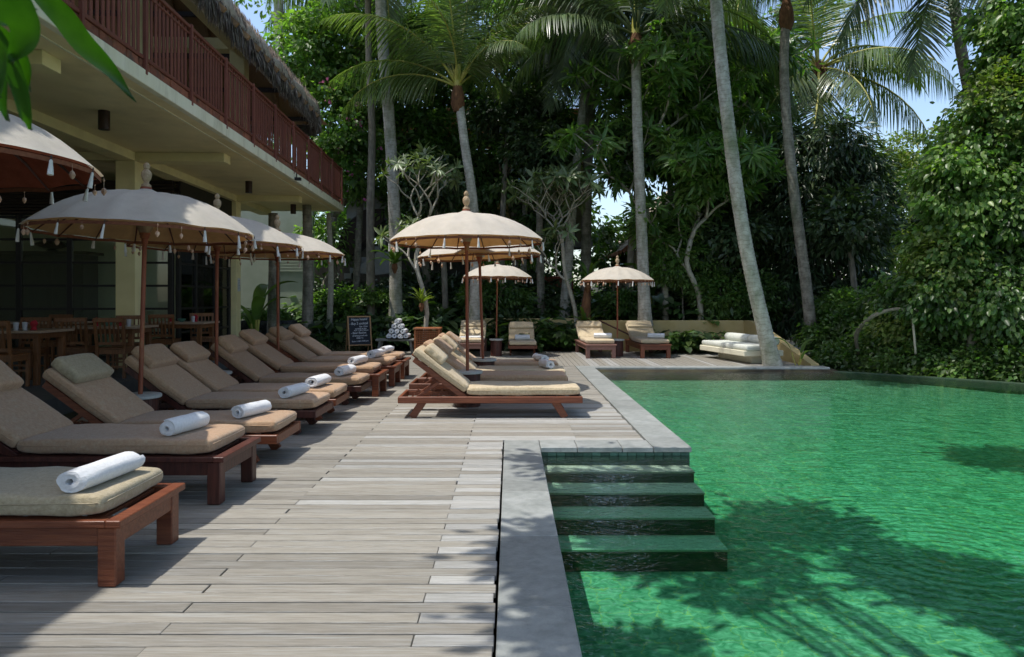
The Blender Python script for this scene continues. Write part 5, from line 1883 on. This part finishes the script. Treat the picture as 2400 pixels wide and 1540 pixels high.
bl_me = []
for q, (m_, L_) in enumerate(((LEAF_M, .36), (LEAF_D, .40), (LEAF_M, .30))):
    r_ = np.random.default_rng(q + 40)
    n = 22
    az = np.arange(n) * 2.4 + r_.random(n)
    hgt = .12 + .5 * r_.random(n)
    rad_ = .08 + .42 * r_.random(n)
    c = np.stack([np.cos(az) * rad_, np.sin(az) * rad_, hgt], 1)
    d = np.stack([np.cos(az), np.sin(az), -.35 + .5 * r_.random(n)], 1)
    nn = np.stack([np.cos(az) * .35, np.sin(az) * .35 - .3, np.ones(n)], 1)
    lf = leaves('foliage', c, d, nn, L_ * (.7 + .6 * r_.random(n)), L_ * .62 * (.8 + .3 * r_.random(n)), m_, True)
    mb_ = MB()
    for k in range(n):
        mb_.tube([(0, 0, 0), (c[k][0] * .6, c[k][1] * .6, c[k][2] * .8), tuple(c[k])], .006, 4, False)
    bl_me.append((lf, mb_.mesh('stem', LEAF_D)))
GB2 = 'broad leaved plants filling the shaded garden behind the deck'


def broadleaf(p, sc):
    root = empty('broad_leaf_plant', p)
    px_ = PX0 + p[0] / p[1] * F
    z_ = ('between the balcony end and the chalkboard' if px_ < 850 else 'behind the towel pyramid and slatted bin' if px_ < 1060 else 'in the bed behind the middle umbrellas' if px_ < 1360
          else 'at the foot of the yellow wall' if p[1] < 19 else 'in the shade above the yellow wall')
    tag(root, 'broad leaved green plant, one of those ' + z_, 'plant', 'broad leaved plants ' + z_)
    f_, s_ = random.choice(bl_me)
    link('foliage', f_, root, None, (0, 0, random.random() * 6.28), (sc,) * 3)
    link('stem', s_, root, None, None, (sc,) * 3)


for i in range(150):
    px_ = random.uniform(690, 1350)
    d_ = 19.2 + random.random() ** 1.3 * 4.0
    if px_ < 790:
        d_ = 19.1 + random.random() ** 1.2 * 4
    elif px_ < 1260:
        d_ = 19.75 + random.random() ** 1.2 * 3.6
    broadleaf(gnd(px_, d_), random.uniform(.8, 1.55))
for i in range(16):
    broadleaf(gnd(random.uniform(1555, 1680), 18.3 + random.random() * .35, -.02), random.uniform(.7, .95))
for i in range(10):
    broadleaf(gnd(random.uniform(1250, 1350), 18.95 + random.random() * .3, -.02), random.uniform(.75, 1.0))
for i in range(26):
    broadleaf(gnd(random.uniform(1380, 1800), 19.6 + random.random() * 3.5, .55), random.uniform(1.0, 1.7))

# low silvery ground cover beside the chalkboard and dark carpet further back
gc = crown('silvery_groundcover', [((-4.75, 19.6, .15), (.75, .45, .28)), ((-5.4, 19.9, .2), (.5, .4, .3))], 9000, .045, mat('silvery_leaf', (.20, .24, .12), (.36, .40, .24), .5, 3, island=.3), None, clump=.12, aspect=.6)
tag(gc, kind='stuff')
ub = []
for i in range(46):
    px_ = random.uniform(560, 1800)
    d_ = random.uniform(20.5, 26)
    g_ = gnd(px_, d_) + Vector((0, 0, .3))
    ub.append((g_[:], (.9, .8, .55)))
tag(crown('shaded_undergrowth', ub, 34000, .19, LEAF_D, None, clump=.3, aspect=.5), kind='stuff')

sb2 = []
for (px_, py_, d_) in ((760, 560, 22.5), (1000, 520, 22.8), (1060, 300, 24.5), (960, 90, 25), (1340, 300, 24.5), (1330, 120, 25.5), (1240, 560, 24.0), (1760, 620, 22), (1820, 300, 23),
                      (1700, 250, 24.5), (1500, 180, 24.5), (1600, 90, 25.5), (1720, 120, 25.5), (880, 330, 24), (1120, 480, 24.4), (1830, 560, 21.5)):
    sb2.append(Bl(px_, py_, d_, 70, 60, .9))
tag(crown('mixed_bright_foliage', sb2, 20000, .18, LEAF_B, None, clump=.34, aspect=.45), kind='stuff')  # bright leaf colour stands in for sunlight to lift the background
# banana like leaves by the far column
def paddle(label, base, n, sc, seed):
    rnd = random.Random(seed)
    root = empty('banana_plant', base)
    tag(root, label, 'plant')
    for k in range(n):
        a = k * 2.4 + rnd.random()
        h_ = rnd.uniform(.7, 1.5) * sc
        me_ = strap_mesh(h_ * .8, .26 * sc, 72, -20, LEAF_B if k % 2 else LEAF_M, 'leaf', n=10)
        f = link('leaf', me_, root, (math.cos(a) * .1, math.sin(a) * .1, h_ * .55), (0, 0, a))
        MB().tube([(0, 0, 0), (math.cos(a) * .06, math.sin(a) * .06, h_ * .3), (math.cos(a) * .1, math.sin(a) * .1, h_ * .56)], .022 * sc, 6, False).build('stem', SHAFT, root)


paddle('tall green banana-like plant just right of the far cream column', gnd(598, 18.6, .1), 7, 1.25, 1)
paddle('banana-like plant behind the lower frangipani right of the middle', gnd(1520, 21.2, .1), 7, 1.9, 2)
paddle('low plant with one big dark leaf by the right end of the pool coping', gnd(1868, 15.05, -.1), 3, .55, 3)
paddle('banana-like plant in the shade beyond the yellow wall', gnd(1700, 19.8, .2), 6, 1.3, 4)

# ================================================================== FAR WOOD
fb = []
for i in range(90):
    a = R(-50 + 100 * i / 89)
    d_ = random.uniform(31, 40)
    x_ = math.tan(a) * d_
    pxx = PX0 + x_ / d_ * F
    hmax = 16.0
    if 1930 < pxx < 2260:
        hmax = 7.0
    if 1405 < pxx < 1490:
        hmax = 4.6
    for z_ in np.arange(.8, hmax, 2.2):
        fb.append(((x_ + random.uniform(-.6, .6), d_ + random.uniform(-1, 1), z_ + random.uniform(-.5, .5)), (1.9, 1.4, 1.5)))
tag(crown('far_wood', fb, 62000, .26, LEAF_M, None, clump=.55, aspect=.55, perclump=60), kind='stuff')
fb2 = [b for b in fb if random.random() < .22]
tag(crown('far_sunlit_foliage', [((b[0][0], b[0][1] - 1.5, b[0][2] + .4), (1.4, 1.0, 1.0)) for b in fb2], 34000, .22, LEAF_B, None, clump=.5, aspect=.5), kind='stuff')
lb = []
for i in range(80):
    lb.append(((random.uniform(-16, 12), random.uniform(27, 30), random.uniform(.4, 4.6)), (1.5, .8, 1.0)))
tag(crown('low_wood', lb, 25000, .25, LEAF_M, None, clump=.45, aspect=.5), kind='stuff')
# ================================================================== FOREGROUND LEAVES
fg = empty('leafy_twig', P(-60, -60, .95))
tag(fg, 'blurred dark green leaves hanging into the top left corner, close to the lens', 'leaves')
o0 = P(-60, -60, .95)


def fgleaf(ctrl, W_, dpt, m=LEAF_FG):
    pts = curve_pts([P(x_, y_, dpt + .02 * i) - o0 for i, (x_, y_) in enumerate(ctrl)], 18)
    V, Fc = [], []
    for i, p in enumerate(pts):
        t = i / 18
        tg = (pts[min(i + 1, 18)] - pts[max(i - 1, 0)]).normalized()
        sd = tg.cross(Vector((.15, 1, .25))).normalized()
        w_ = W_ / F * dpt * (math.sin(math.pi * (t * .93 + .07) ** .75)) ** .8
        V += [p + sd * w_ / 2 + Vector((0, -.006, 0)), p + Vector((0, .004, 0)), p - sd * w_ / 2 + Vector((0, -.006, 0))]
    for i in range(18):
        b = 3 * i
        Fc += [(b, b + 1, b + 4, b + 3), (b + 1, b + 2, b + 5, b + 4)]
    link('leaf', np_mesh('leaf', [tuple(v) for v in V], Fc, m, True), fg)


fgleaf([(85, -20), (150, 40), (200, 105), (262, 165), (319, 240)], 62, 1.25)
fgleaf([(-70, -30), (-20, 5), (30, 30), (85, 20)], 95, .95)
fgleaf([(20, -40), (45, 30), (60, 90), (25, 150)], 110, .9)
fgleaf([(-20, 60), (25, 110), (60, 160), (70, 215)], 60, 1.0)
fgleaf([(-30, 40), (20, 130), (52, 210), (68, 285), (72, 305)], 52, .97)
fgleaf([(-20, 100), (2, 170), (8, 230), (20, 285)], 46, 1.0)
fgleaf([(-60, 60), (-10, 120), (-8, 200), (0, 230)], 70, .92)
MB().tube([P(-60, -60, .95) - o0, P(10, 0, .96) - o0, P(60, -25, 1.1) - o0, P(90, -30, 1.25) - o0], .004, 6).build('twig', BARK, fg)

# ================================================================== TERRACE FURNITURE
CH = {}


def chair_mesh():
    if CH:
        return CH
    h_ = .90
    CH['seat'] = MB().box(-.21, .21, -.20, .22, .425, .455).mesh('seat', CHAIRW, bevel=.005)
    CH['apron'] = MB().box(-.19, .19, -.19, -.17, .36, .424).box(-.19, .19, .17, .19, .36, .424).box(-.20, -.18, -.169, .169, .36, .424).box(.18, .20, -.169, .169, .36, .424).mesh('apron', CHAIRW)
    for i, (x, y) in enumerate(((-.19, .19), (.19, .19))):
        CH['leg%d' % i] = MB().box(x - .02, x + .02, y - .02, y + .02, 0, .424).mesh('leg', CHAIRW, bevel=.003)
    for i, x in enumerate((-.19, .19)):
        CH['back_leg%d' % i] = MB().beam((x, -.20, 0), (x, -.195, .45), .036, .04, (0, 1, 0)).beam((x, -.197, .44), (x * 1.05, -.27, h_), .036, .036, (0, 1, 0)).mesh('back_leg', CHAIRW)
    CH['top_rail'] = MB().beam((-.20, -.27, h_ - .03), (.20, -.27, h_ - .03), .03, .065, (0, 0, 1)).mesh('top_rail', CHAIRW, bevel=.004)
    CH['lower_rail'] = MB().beam((-.18, -.205, .52), (.18, -.205, .52), .022, .04, (0, 0, 1)).mesh('lower_rail', CHAIRW)
    for i in range(5):
        x = -.125 + i * .0625
        CH['spindle%d' % i] = MB().beam((x, -.207, .53), (x, -.268, h_ - .05), .022, .014, (0, 1, 0)).mesh('spindle', CHAIRW)
    CH['stretcher'] = MB().box(-.17, .17, .18, .198, .20, .225).box(-.17, .17, -.205, -.187, .16, .185).mesh('stretcher', CHAIRW)
    return CH


def chair(px_, d_, rz, label):
    p = gnd(px_, d_, TZ)
    root = empty('dining_chair', p, R(rz))
    tag(root, label, 'chair', 'wooden dining chairs on the covered terrace')
    for k_, me_ in chair_mesh().items():
        link(me_.name.split('.')[0], me_, root)
    return root


def table(px_, d_, w_, l_, label, rz=0):
    p = gnd(px_, d_, TZ)
    root = empty('dining_table', p, R(rz))
    tag(root, label, 'table', 'wooden dining tables on the covered terrace')
    MB().box(-w_ / 2, w_ / 2, -l_ / 2, l_ / 2, .715, .75).build('table_top', TABLETOP, root, bevel=.006)
    MB().box(-w_ / 2 + .08, w_ / 2 - .08, -l_ / 2 + .08, l_ / 2 - .08, .64, .713).build('apron', CHAIRW, root)
    for sx in (-1, 1):
        for sy in (-1, 1):
            MB().box(sx * (w_ / 2 - .12) - .035, sx * (w_ / 2 - .12) + .035, sy * (l_ / 2 - .12) - .035, sy * (l_ / 2 - .12) + .035, 0, .64).build('leg', CHAIRW, root, bevel=.004)
    return Vector(p) + Vector((0, 0, .75))


t1 = table(30, 10.2, 1.25, .85, 'dining table at the left edge nearest the camera', 3)
t2 = table(252, 11.6, 1.25, .85, 'dining table in front of the first cream column', 3)
t3 = table(424, 13.6, 1.15, .85, 'dining table between the column and the glass doors', 3)
t4 = table(110, 13.7, 1.5, .8, 'rear dining table close to the dark glass wall', 3)
chair(58, 10.75, 182, 'chair behind the left edge table, seen through its back')
chair(10, 9.6, 5, 'chair cut by the left picture edge in front of the nearest table')
chair(118, 12.6, 175, 'chair standing between the left table and the glass wall')
chair(182, 11.05, 12, 'nearest chair with its slatted back turned to the camera')
chair(300, 12.0, 200, 'dark chair standing against the cream column')
chair(272, 10.95, 8, 'chair pushed up to the column table on its right')
chair(388, 13.15, 10, 'chair with its back to the camera left at the far table')
chair(474, 13.9, 205, 'farthest chair beside the glass doors')


def napkin(p, label):
    o = MB().lathe([(.045, 0), (.03, .04), (.055, .09), (.02, .13)], 7)
    o = o.build('red_napkin', NAPKIN, None, loc=p)
    o.data.vertices[3].co.z += .04
    o.data.vertices[16].co.z += .05
    tag(o, label, 'napkin', 'folded red napkins on the dining tables')


def glassw(p, label):
    o = MB().lathe([(.028, 0), (.036, .11), (.034, .11), (.026, .006)], 14).build('drinking_glass', GLASSM, None, smooth=True, loc=p)
    tag(o, label, 'glass', 'upturned glasses on the dining tables')


def bowl(p, label):
    o = MB().lathe([(.03, 0), (.065, .03), (.075, .06), (.07, .06), (.055, .03)], 16).build('green_bowl', BOWLM, None, smooth=True, loc=p)
    tag(o, label, 'bowl', 'little green bowls on the dining tables')


napkin(t2 + Vector((-.13, -.1, 0)), 'red napkin standing left of the bowl on the column table')
napkin(t2 + Vector((.26, -.1, 0)), 'red napkin standing right of the bowl on the column table')
napkin(t1 + Vector((.33, -.05, 0)), 'dark red napkin on the left edge table')
napkin(t3 + Vector((-.18, 0, 0)), 'red napkin half hidden by the chair back at the far table')
napkin(t3 + Vector((.25, .05, 0)), 'red napkin on the right side of the far table')
glassw(t2 + Vector((.42, -.15, 0)), 'glass near the right corner of the column table')
glassw(t1 + Vector((.18, -.2, 0)), 'glass on the left edge table')
glassw(t1 + Vector((.25, -.12, 0)), 'second glass just behind the first on the left edge table')
glassw(t3 + Vector((.28, -.12, 0)), 'glass on the right side of the far table')
bowl(t2 + Vector((.06, -.08, 0)), 'green bowl between the two red napkins of the column table')
bowl(t3 + Vector((.05, -.08, 0)), 'green bowl on the far table')

# ================================================================== CHALKBOARD
cbx = (846.9 - PX0) / F * 18.7
cb_ = empty('chalkboard', (cbx, 18.62, 0), R(24))
tag(cb_, 'wooden framed black chalkboard with white happy hour lettering', 'sign')
LEAN = R(-13)
fr_ = MB().box(-.305, -.272, -.012, .012, 0, .95).box(.272, .305, -.012, .012, 0, .95).box(-.2715, .2715, -.011, .011, .915, .95).box(-.2715, .2715, -.011, .011, .17, .20)
fr_ = fr_.build('frame', PINE, cb_, bevel=.003, rot=(LEAN, 0, 0))
MB().box(-.271, .271, -.004, .004, .2005, .9145).build('board', BLACKBOARD, fr_)
bk = MB().box(-.305, -.275, -.01, .01, 0, .94).box(.275, .305, -.01, .01, 0, .94).box(-.2745, .2745, -.008, .008, .16, .94).build('rear_panel', PINE, cb_, loc=(0, .44, 0), rot=(R(13), 0, 0))
LN = [("Happy hours!", .085, .835, 0.0), ("- Buy 2 cocktail", .085, .725, -.015), ("Get 1 free", .058, .655, .10), ("cocktail on the", .055, .600, .03), ("from 11.00-17.00 pm", .048, .555, .04),
      ("- Beer Bucket", .078, .480, -.03), ("(5 bintang small only", .052, .415, .0), ("100k++)", .058, .350, -.01), ("from 11:00-17:00 pm", .055, .270, .0)]
for (tx, sz, z_, xo) in LN:
    cu = bpy.data.curves.new('chalk_lettering', 'FONT')
    cu.body = tx
    cu.size = sz
    cu.align_x = 'CENTER'
    cu.extrude = .0006
    cu.offset = .0008
    cu.shear = .12
    cu.space_character = .92
    cu.materials.append(CHALK)
    to_ = bpy.data.objects.new('tmp', cu)
    tm_ = bpy.data.meshes.new_from_object(to_)
    bpy.data.objects.remove(to_)
    link('chalk_lettering', tm_, fr_, (xo, -.0052, z_), (R(90), R(-2), 0))

# ================================================================== STONE BENCH WITH TOWELS, SLATTED BIN
sbx = (928.5 - PX0) / F * 17.95
sb_ = empty('stone_bench', (sbx, 17.95, 0), R(-3))
tag(sb_, 'low grey stone bench carrying a tray of rolled towels', 'bench')
MB().box(-.48, .48, -.18, .18, .335, .385).build('bench_top', STONEB, sb_, bevel=.01)
for s_ in (-1, 1):
    MB().beam((s_ * .43, -.1, 0), (s_ * .38, -.1, .334), .06, .07, (0, 1, 0)).build('leg', STONEB, sb_)
    MB().beam((s_ * .43, .1, 0), (s_ * .38, .1, .334), .06, .07, (0, 1, 0)).build('leg', STONEB, sb_)
tr_ = MB().lathe([(.27, 0), (.33, .025), (.335, .025), (.275, .006), (.01, .006)], 32).build('tray', TRAY, None, smooth=True, loc=(sbx + .06, 17.95, .386))
tag(tr_, 'round black tray on the stone bench under the towel pyramid', 'tray')
for row, n in enumerate((4, 3, 2, 1)):
    for i in range(n):
        x_ = sbx + .055 + (i - (n - 1) / 2) * .142
        o = link('rolled_towel', TOWELS[(row + i * 2) % 6], None, (x_, 17.95, .393 + row * .122), (0, R(random.uniform(-60, 60)) * 0, R(random.uniform(-2, 2))))
        tag(o, 'rolled white towel in the pyramid on the black tray', 'towel', 'rolled white towels piled in a pyramid on the tray')
bx_ = (1003.5 - PX0) / F * 17.9
bn = empty('towel_bin', (bx_, 17.9, 0), R(1))
tag(bn, 'orange wooden slatted bin right of the towel bench', 'bin')
for x_ in (-.29, .29):
    for y_ in (-.29, .29):
        MB().box(x_ - .022, x_ + .022, y_ - .022, y_ + .022, 0, .625).build('corner_post', ORANGEW, bn, bevel=.003)
MB().box(-.33, .33, -.33, .33, .626, .665).build('lid', ORANGEW, bn, bevel=.005)
sl1 = MB().box(-.267, .267, -.008, .008, -.011, .011).mesh('slat', ORANGEW, bevel=.002)
sl2 = MB().box(-.010, .010, -.006, .006, .03, .60).mesh('upright_slat', ORANGEW)
for f_ in range(4):
    a_ = R(90 * f_)
    for k in range(11):
        zz = .045 + k * .053
        link('slat', sl1, bn, (math.sin(a_) * .295, -math.cos(a_) * .295, zz), (0, 0, a_))
    for k in range(9):
        u_ = -.24 + k * .06
        link('upright_slat', sl2, bn, (math.sin(a_) * .280 + math.cos(a_) * u_, -math.cos(a_) * .280 + math.sin(a_) * u_, 0), (0, 0, a_))

# ================================================================== YELLOW WALLS, BUILT-IN BENCH
mb_ = MB()
xA, xB = (1352 - PX0) / F * 19.15, 6.36
mb_.box(xA, xB, 19.15, 19.32, -.3, .80)
w1 = mb_.build('garden_wall', WALLY, None, bevel=.01)
tag(w1, 'yellow plaster garden wall behind the back right loungers', 'wall')
mb_ = MB()
xa = (1120 - PX0) / F * 20.3
w2 = mb_.box(xa, xA + .1, 20.3, 20.45, -.3, .82).build('garden_wall', WALLY, None, bevel=.01)
tag(w2, 'yellow garden wall half hidden by strappy plants behind the deck', 'wall')
mb_ = MB()
ys_ = [19.14, 18.6, 16.6, 14.87]
zt = [.80, .80, .40, .03]
vs, fs = [], []
for y_, z_ in zip(ys_, zt):
    vs += [(6.19, y_, -.9), (6.36, y_, -.9), (6.36, y_, z_), (6.19, y_, z_)]
for i in range(3):
    for q in range(4):
        q2 = (q + 1) % 4
        fs.append((i * 4 + q, i * 4 + q2, i * 4 + 4 + q2, i * 4 + 4 + q))
fs += [(0, 1, 2, 3), (15, 14, 13, 12)]
w3 = mb_.add(vs, fs).build('sloping_wall', WALLY, None)
tag(w3, 'yellow wall with a sloping top running down beside the built-in bench', 'wall')


def prism(poly, z0, z1):
    n = len(poly)
    return [(x, y, z0) for x, y in poly] + [(x, y, z1) for x, y in poly], [tuple(range(n - 1, -1, -1)), tuple(range(n, 2 * n))] + [(i, (i + 1) % n, n + (i + 1) % n, n + i) for i in range(n)]


A_, B_, C_, D_ = (4.50, 17.15), (4.92, 15.2), (5.80, 15.32), (5.40, 17.3)
bch = empty('garden_bench', (5.2, 16.2, 0))
tag(bch, 'white plaster built-in bench with long pale cushions by the leaning palm', 'bench')
off = Vector((-5.2, -16.2, 0))


def shr(poly, k, dx=0, dy=0):
    cx = sum(p[0] for p in poly) / 4
    cy = sum(p[1] for p in poly) / 4
    return [(cx + (x - cx) * k + dx, cy + (y - cy) * k + dy) for x, y in poly]


q = [(x - 5.2, y - 16.2) for x, y in (A_, B_, C_, D_)]
MB().add(*prism(q, .165, .285)).build('bench_slab', BENCHP, bch, bevel=.012)
MB().add(*prism(shr(q, .72, .17, -.03), 0.0, .163)).build('plinth', BENCHP, bch, bevel=.01)
dirv = (Vector((B_[0], B_[1], 0)) - Vector((A_[0], A_[1], 0)))
az = math.atan2(dirv.y, dirv.x)
pm = rounded_pad(1.02, .66, .12, 'seat_pad', BENCHC, p=30)
rm_ = MB().tube([(-.52, 0, 0), (-.50, 0, 0), (-.3, 0, 0), (.3, 0, 0), (.50, 0, 0), (.52, 0, 0)], [.04, .092, .098, .098, .092, .04], 16).mesh('bolster', BENCHC, smooth='all')
nv = Vector((-math.sin(az), math.cos(az), 0))
for i in range(2):
    c = Vector((A_[0], A_[1], 0)) + dirv * (.26 + .50 * i) + nv * .37
    link('seat_pad', pm, bch, (c.x - 5.2, c.y - 16.2, .342), (0, 0, az))
    c = Vector((A_[0], A_[1], 0)) + dirv * (.30 + .50 * i) + nv * .68
    link('bolster', rm_, bch, (c.x - 5.2, c.y - 16.2, .485), (0, 0, az))
hr = MB().tube([P(1404, 751, 18.75), P(1478, 786, 18.4)], .022, 8).build('handrail', WOOD_DARK, None, smooth=True)
tag(hr, 'sloping dark brown wooden handrail in front of the yellow wall', 'handrail')

# ================================================================== STONE PLANTER, PALE WALL BY THE BALCONY END
sp = empty('stone_planter', (-6.6, 19.4, 0))
tag(sp, 'dark lava stone planter wall just beyond the far column', 'planter')
MB().box(-.72, .72, .05, .6, -.05, .78).build('planter_core', LAVA, sp)
z_ = 0.0
for row in range(7):
    x_ = -.74
    hh = random.uniform(.10, .13)
    while x_ < .72:
        w_ = min(random.uniform(.12, .22), .75 - x_)
        MB().box(x_ + .006, x_ + w_ - .006, -.02 + random.uniform(-.015, .015), .06, z_ + .005, z_ + hh - .005).build('stone', LAVA, sp, bevel=.02)
        x_ += w_
    z_ += hh
    if z_ > .78:
        break
gp = crown('planter_greenery', [((-6.6, 19.7, .95), (.7, .25, .12))], 1500, .09, LEAF_B, None, clump=.12)
tag(gp, kind='stuff')
pw = MB().box(-8.6, -6.0, 22.0, 22.2, 0, 4.2).build('pale_wall', PALEWALL, None, bevel=.01)
tag(pw, 'pale green wall glimpsed under the balcony end', 'wall')
for k in range(8):
    MB().box(-7.3, -6.2, 21.95, 21.995, 2.2 + k * .09, 2.26 + k * .09).build('louvre', PALEWALL, pw)

# ================================================================== HOUSES BEHIND THE GARDEN
gh = empty('guest_house', (0, 25.2, 0))
tag(gh, 'shaded tan guest house with a bright window behind the middle palms', 'building')


def gp_(name, m, x0, x1, y0, y1, z0, z1, parent=gh, bevel=.0):
    return MB().box(x0, x1, y0 - 25.2, y1 - 25.2, z0, z1).build(name, m, parent, bevel=bevel)


gp_('lower_wall', mat('painted_shade_wall', (.03, .028, .02), (.06, .055, .04), .9, 3), -8.2, -0.6, 25.6, 25.8, -.1, 3.3)  # wall colour made near black to stand in for shade
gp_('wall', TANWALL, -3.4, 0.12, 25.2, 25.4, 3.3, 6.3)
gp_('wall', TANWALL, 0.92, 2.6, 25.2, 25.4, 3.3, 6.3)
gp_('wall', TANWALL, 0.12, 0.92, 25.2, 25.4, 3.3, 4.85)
gp_('wall', TANWALL, 0.12, 0.92, 25.2, 25.4, 5.75, 6.3)
wf = gp_('window', BLACKMETAL, .12, .92, 25.22, 25.26, 4.85, 4.90)
for (a, b, c, d) in ((.12, .92, 5.70, 5.75), (.12, .16, 4.9, 5.7), (.88, .92, 4.9, 5.7), (.50, .54, 4.9, 5.7)):
    MB().box(a, b, .02, .06, c, d).build('window_bar', BLACKMETAL, wf)
MB().box(.16, .5, .035, .045, 4.9, 5.7).build('pane', glassy('bright_window_glass', (.3, .35, .4), 3.5, .02), wf)
MB().box(.54, .88, .035, .045, 4.9, 5.7).build('pane', bpy.data.materials['bright_window_glass'], wf)
MB().box(.10, .30, .10, .14, 4.8, 5.8).build('curtain', CURTAIN, wf)
MB().box(.76, .96, .10, .14, 4.8, 5.8).build('curtain', CURTAIN, wf)
gp_('floor_slab', GREYCONC, -3.6, 2.8, 24.4, 25.6, 3.1, 3.3)
gp_('parapet', GREYCONC, -3.5, -.6, 24.4, 24.5, 3.3, 4.3)
gp_('stone_block', WALLY, -.42, .0, 24.0, 24.4, 4.35, 5.20, bevel=.01)
gp_('stone_block', WALLY, -.34, .0, 24.02, 24.38, 3.95, 4.33, bevel=.01)
mb_ = MB()
rf = None
for k in range(14):
    y_ = -.9 + k * .28
    z_ = 6.2 + k * .19
    m2 = MB().box(-4.2, 3.2, y_, y_ + .34, z_, z_ + .05)
    o = m2.build('roof' if k == 0 else 'tile_course', ROOFTILE, gh if k == 0 else rf)
    if k == 0:
        rf = o
# stair
st = empty('concrete_stair', (-5.0, 22.5, 0))
tag(st, 'grey concrete stair with solid sloping parapet in the shade left of the middle', 'stair')


def para(pxs, d0, th, name, m):
    pts = [P(a, b, d0) for a, b in pxs]
    n = len(pts)
    vs = [(p.x + 5.0, 0, p.z) for p in pts] + [(p.x + 5.0, th, p.z) for p in pts]
    fs = [tuple(range(n)), tuple(range(2 * n - 1, n - 1, -1))] + [(i, n + i, n + (i + 1) % n, (i + 1) % n) for i in range(n)]
    MB().add(vs, fs).build(name, m, st, bevel=.01)


para([(812, 528), (812, 490), (832, 459), (857, 437), (905, 437), (905, 489), (856, 491)], 22.5, .15, 'parapet', GREYCONC)
para([(838, 640), (838, 625), (885, 590), (920, 590), (920, 640), (880, 645)], 22.5, .15, 'parapet', GREYCONC)
para([(812, 532), (856, 495), (905, 493), (905, 520), (830, 600), (790, 600)], 22.9, .9, 'stair_flight', DARKBROWN)
for k in range(9):
    MB().box(-.2 + k * .18, .02 + k * .18, .2, 1.2, 2.0 + k * .17, 2.17 + k * .17).build('step', GREYCONC, st)

vh = empty('garden_villa', (5.4, 25.5, 0))
tag(vh, 'villa with orange edged shingle roof behind the green frangipani', 'building')
MB().box(-1.0, 3.8, 0, 6.0, 0, 3.0).build('wall', TANWALL, vh)
MB().add([(-1.0, .01, 3.002), (3.8, .01, 3.002), (1.4, .01, 5.6), (-1.0, .19, 3.002), (3.8, .19, 3.002), (1.4, .19, 5.6)], [(0, 1, 2), (5, 4, 3), (0, 3, 4, 1), (1, 4, 5, 2), (2, 5, 3, 0)]).build('gable', TANWALL, vh)
MB().box(-2.0, 1.2, -1.6, -1.45, 1.42, 2.28).build('balcony_parapet', TANWALL, vh, bevel=.01)
MB().box(-2.1, 4.4, -1.7, -.02, 1.25, 1.40).build('balcony_floor', GREYCONC, vh)
MB().box(-2.2, 4.2, -.9, -.05, 0, 1.24).build('undercroft_shade_block', BLACKMETAL, vh)  # black solid stands in for the shaded opening under the balcony
for x_ in (-1.95, 1.3, 3.9):
    MB().box(x_ - .1, x_ + .1, -1.62, -1.42, 0, 1.24).build('pillar', TANWALL, vh)
WHITER = mat('sun_bleached_shingles', (.42, .36, .28), (.55, .48, .38), .85, 14, bump=.4, c3=(.3, .2, .13), c3scale=8)
for s_, xe in ((-1, -1.55), (1, 4.35)):
    n = 12
    for k in range(n):
        t0, t1 = k / n, min(1, (k + 1.15) / n)
        xa_, za_ = xe + (1.4 - xe) * t0, 3.0 + 3.0 * t0 ** 1.1
        xb_, zb_ = xe + (1.4 - xe) * t1, 3.0 + 3.0 * t1 ** 1.1
        o_ = 'shingle_course' if (s_, k) != (-1, 0) else 'roof'
        MB().beam((xa_, 3.4, za_ + .02), (xb_, 3.4, zb_ - .01), 8.4, .05, (0, 0, 1)).build(o_, WHITER if s_ < 0 else ROOFTILE, vh)
        MB().beam((xa_, -.84, za_ - .03), (xb_, -.84, zb_ - .02), .07, .15, (0, 0, 1)).build('verge_tile', ROOFTILE, vh, bevel=.008)
for k in range(28):
    MB().box(-1.66, -1.56, -.7 + k * .3, -.7 + k * .3 + .27, 2.90, 3.03).build('eave_tile', ROOFTILE, vh, bevel=.01)
rh = MB().box(-.6, .6, -.1, .1, 0, 1.5)
rh = rh.build('brick_wall', mat('plain_red_brick', (.20, .05, .035), (.30, .08, .05), .9, 14), None, loc=gnd(1300, 23.5, .6))  # plain red backing behind the brick courses
tag(rh, 'small patch of red brick wall behind the trunks right of the umbrella', 'wall')
for k in range(9):
    MB().box(-.6, .6, -.115, -.1015, .03 + k * .16, .15 + k * .16).build('brick_course', BRICKRED, rh)
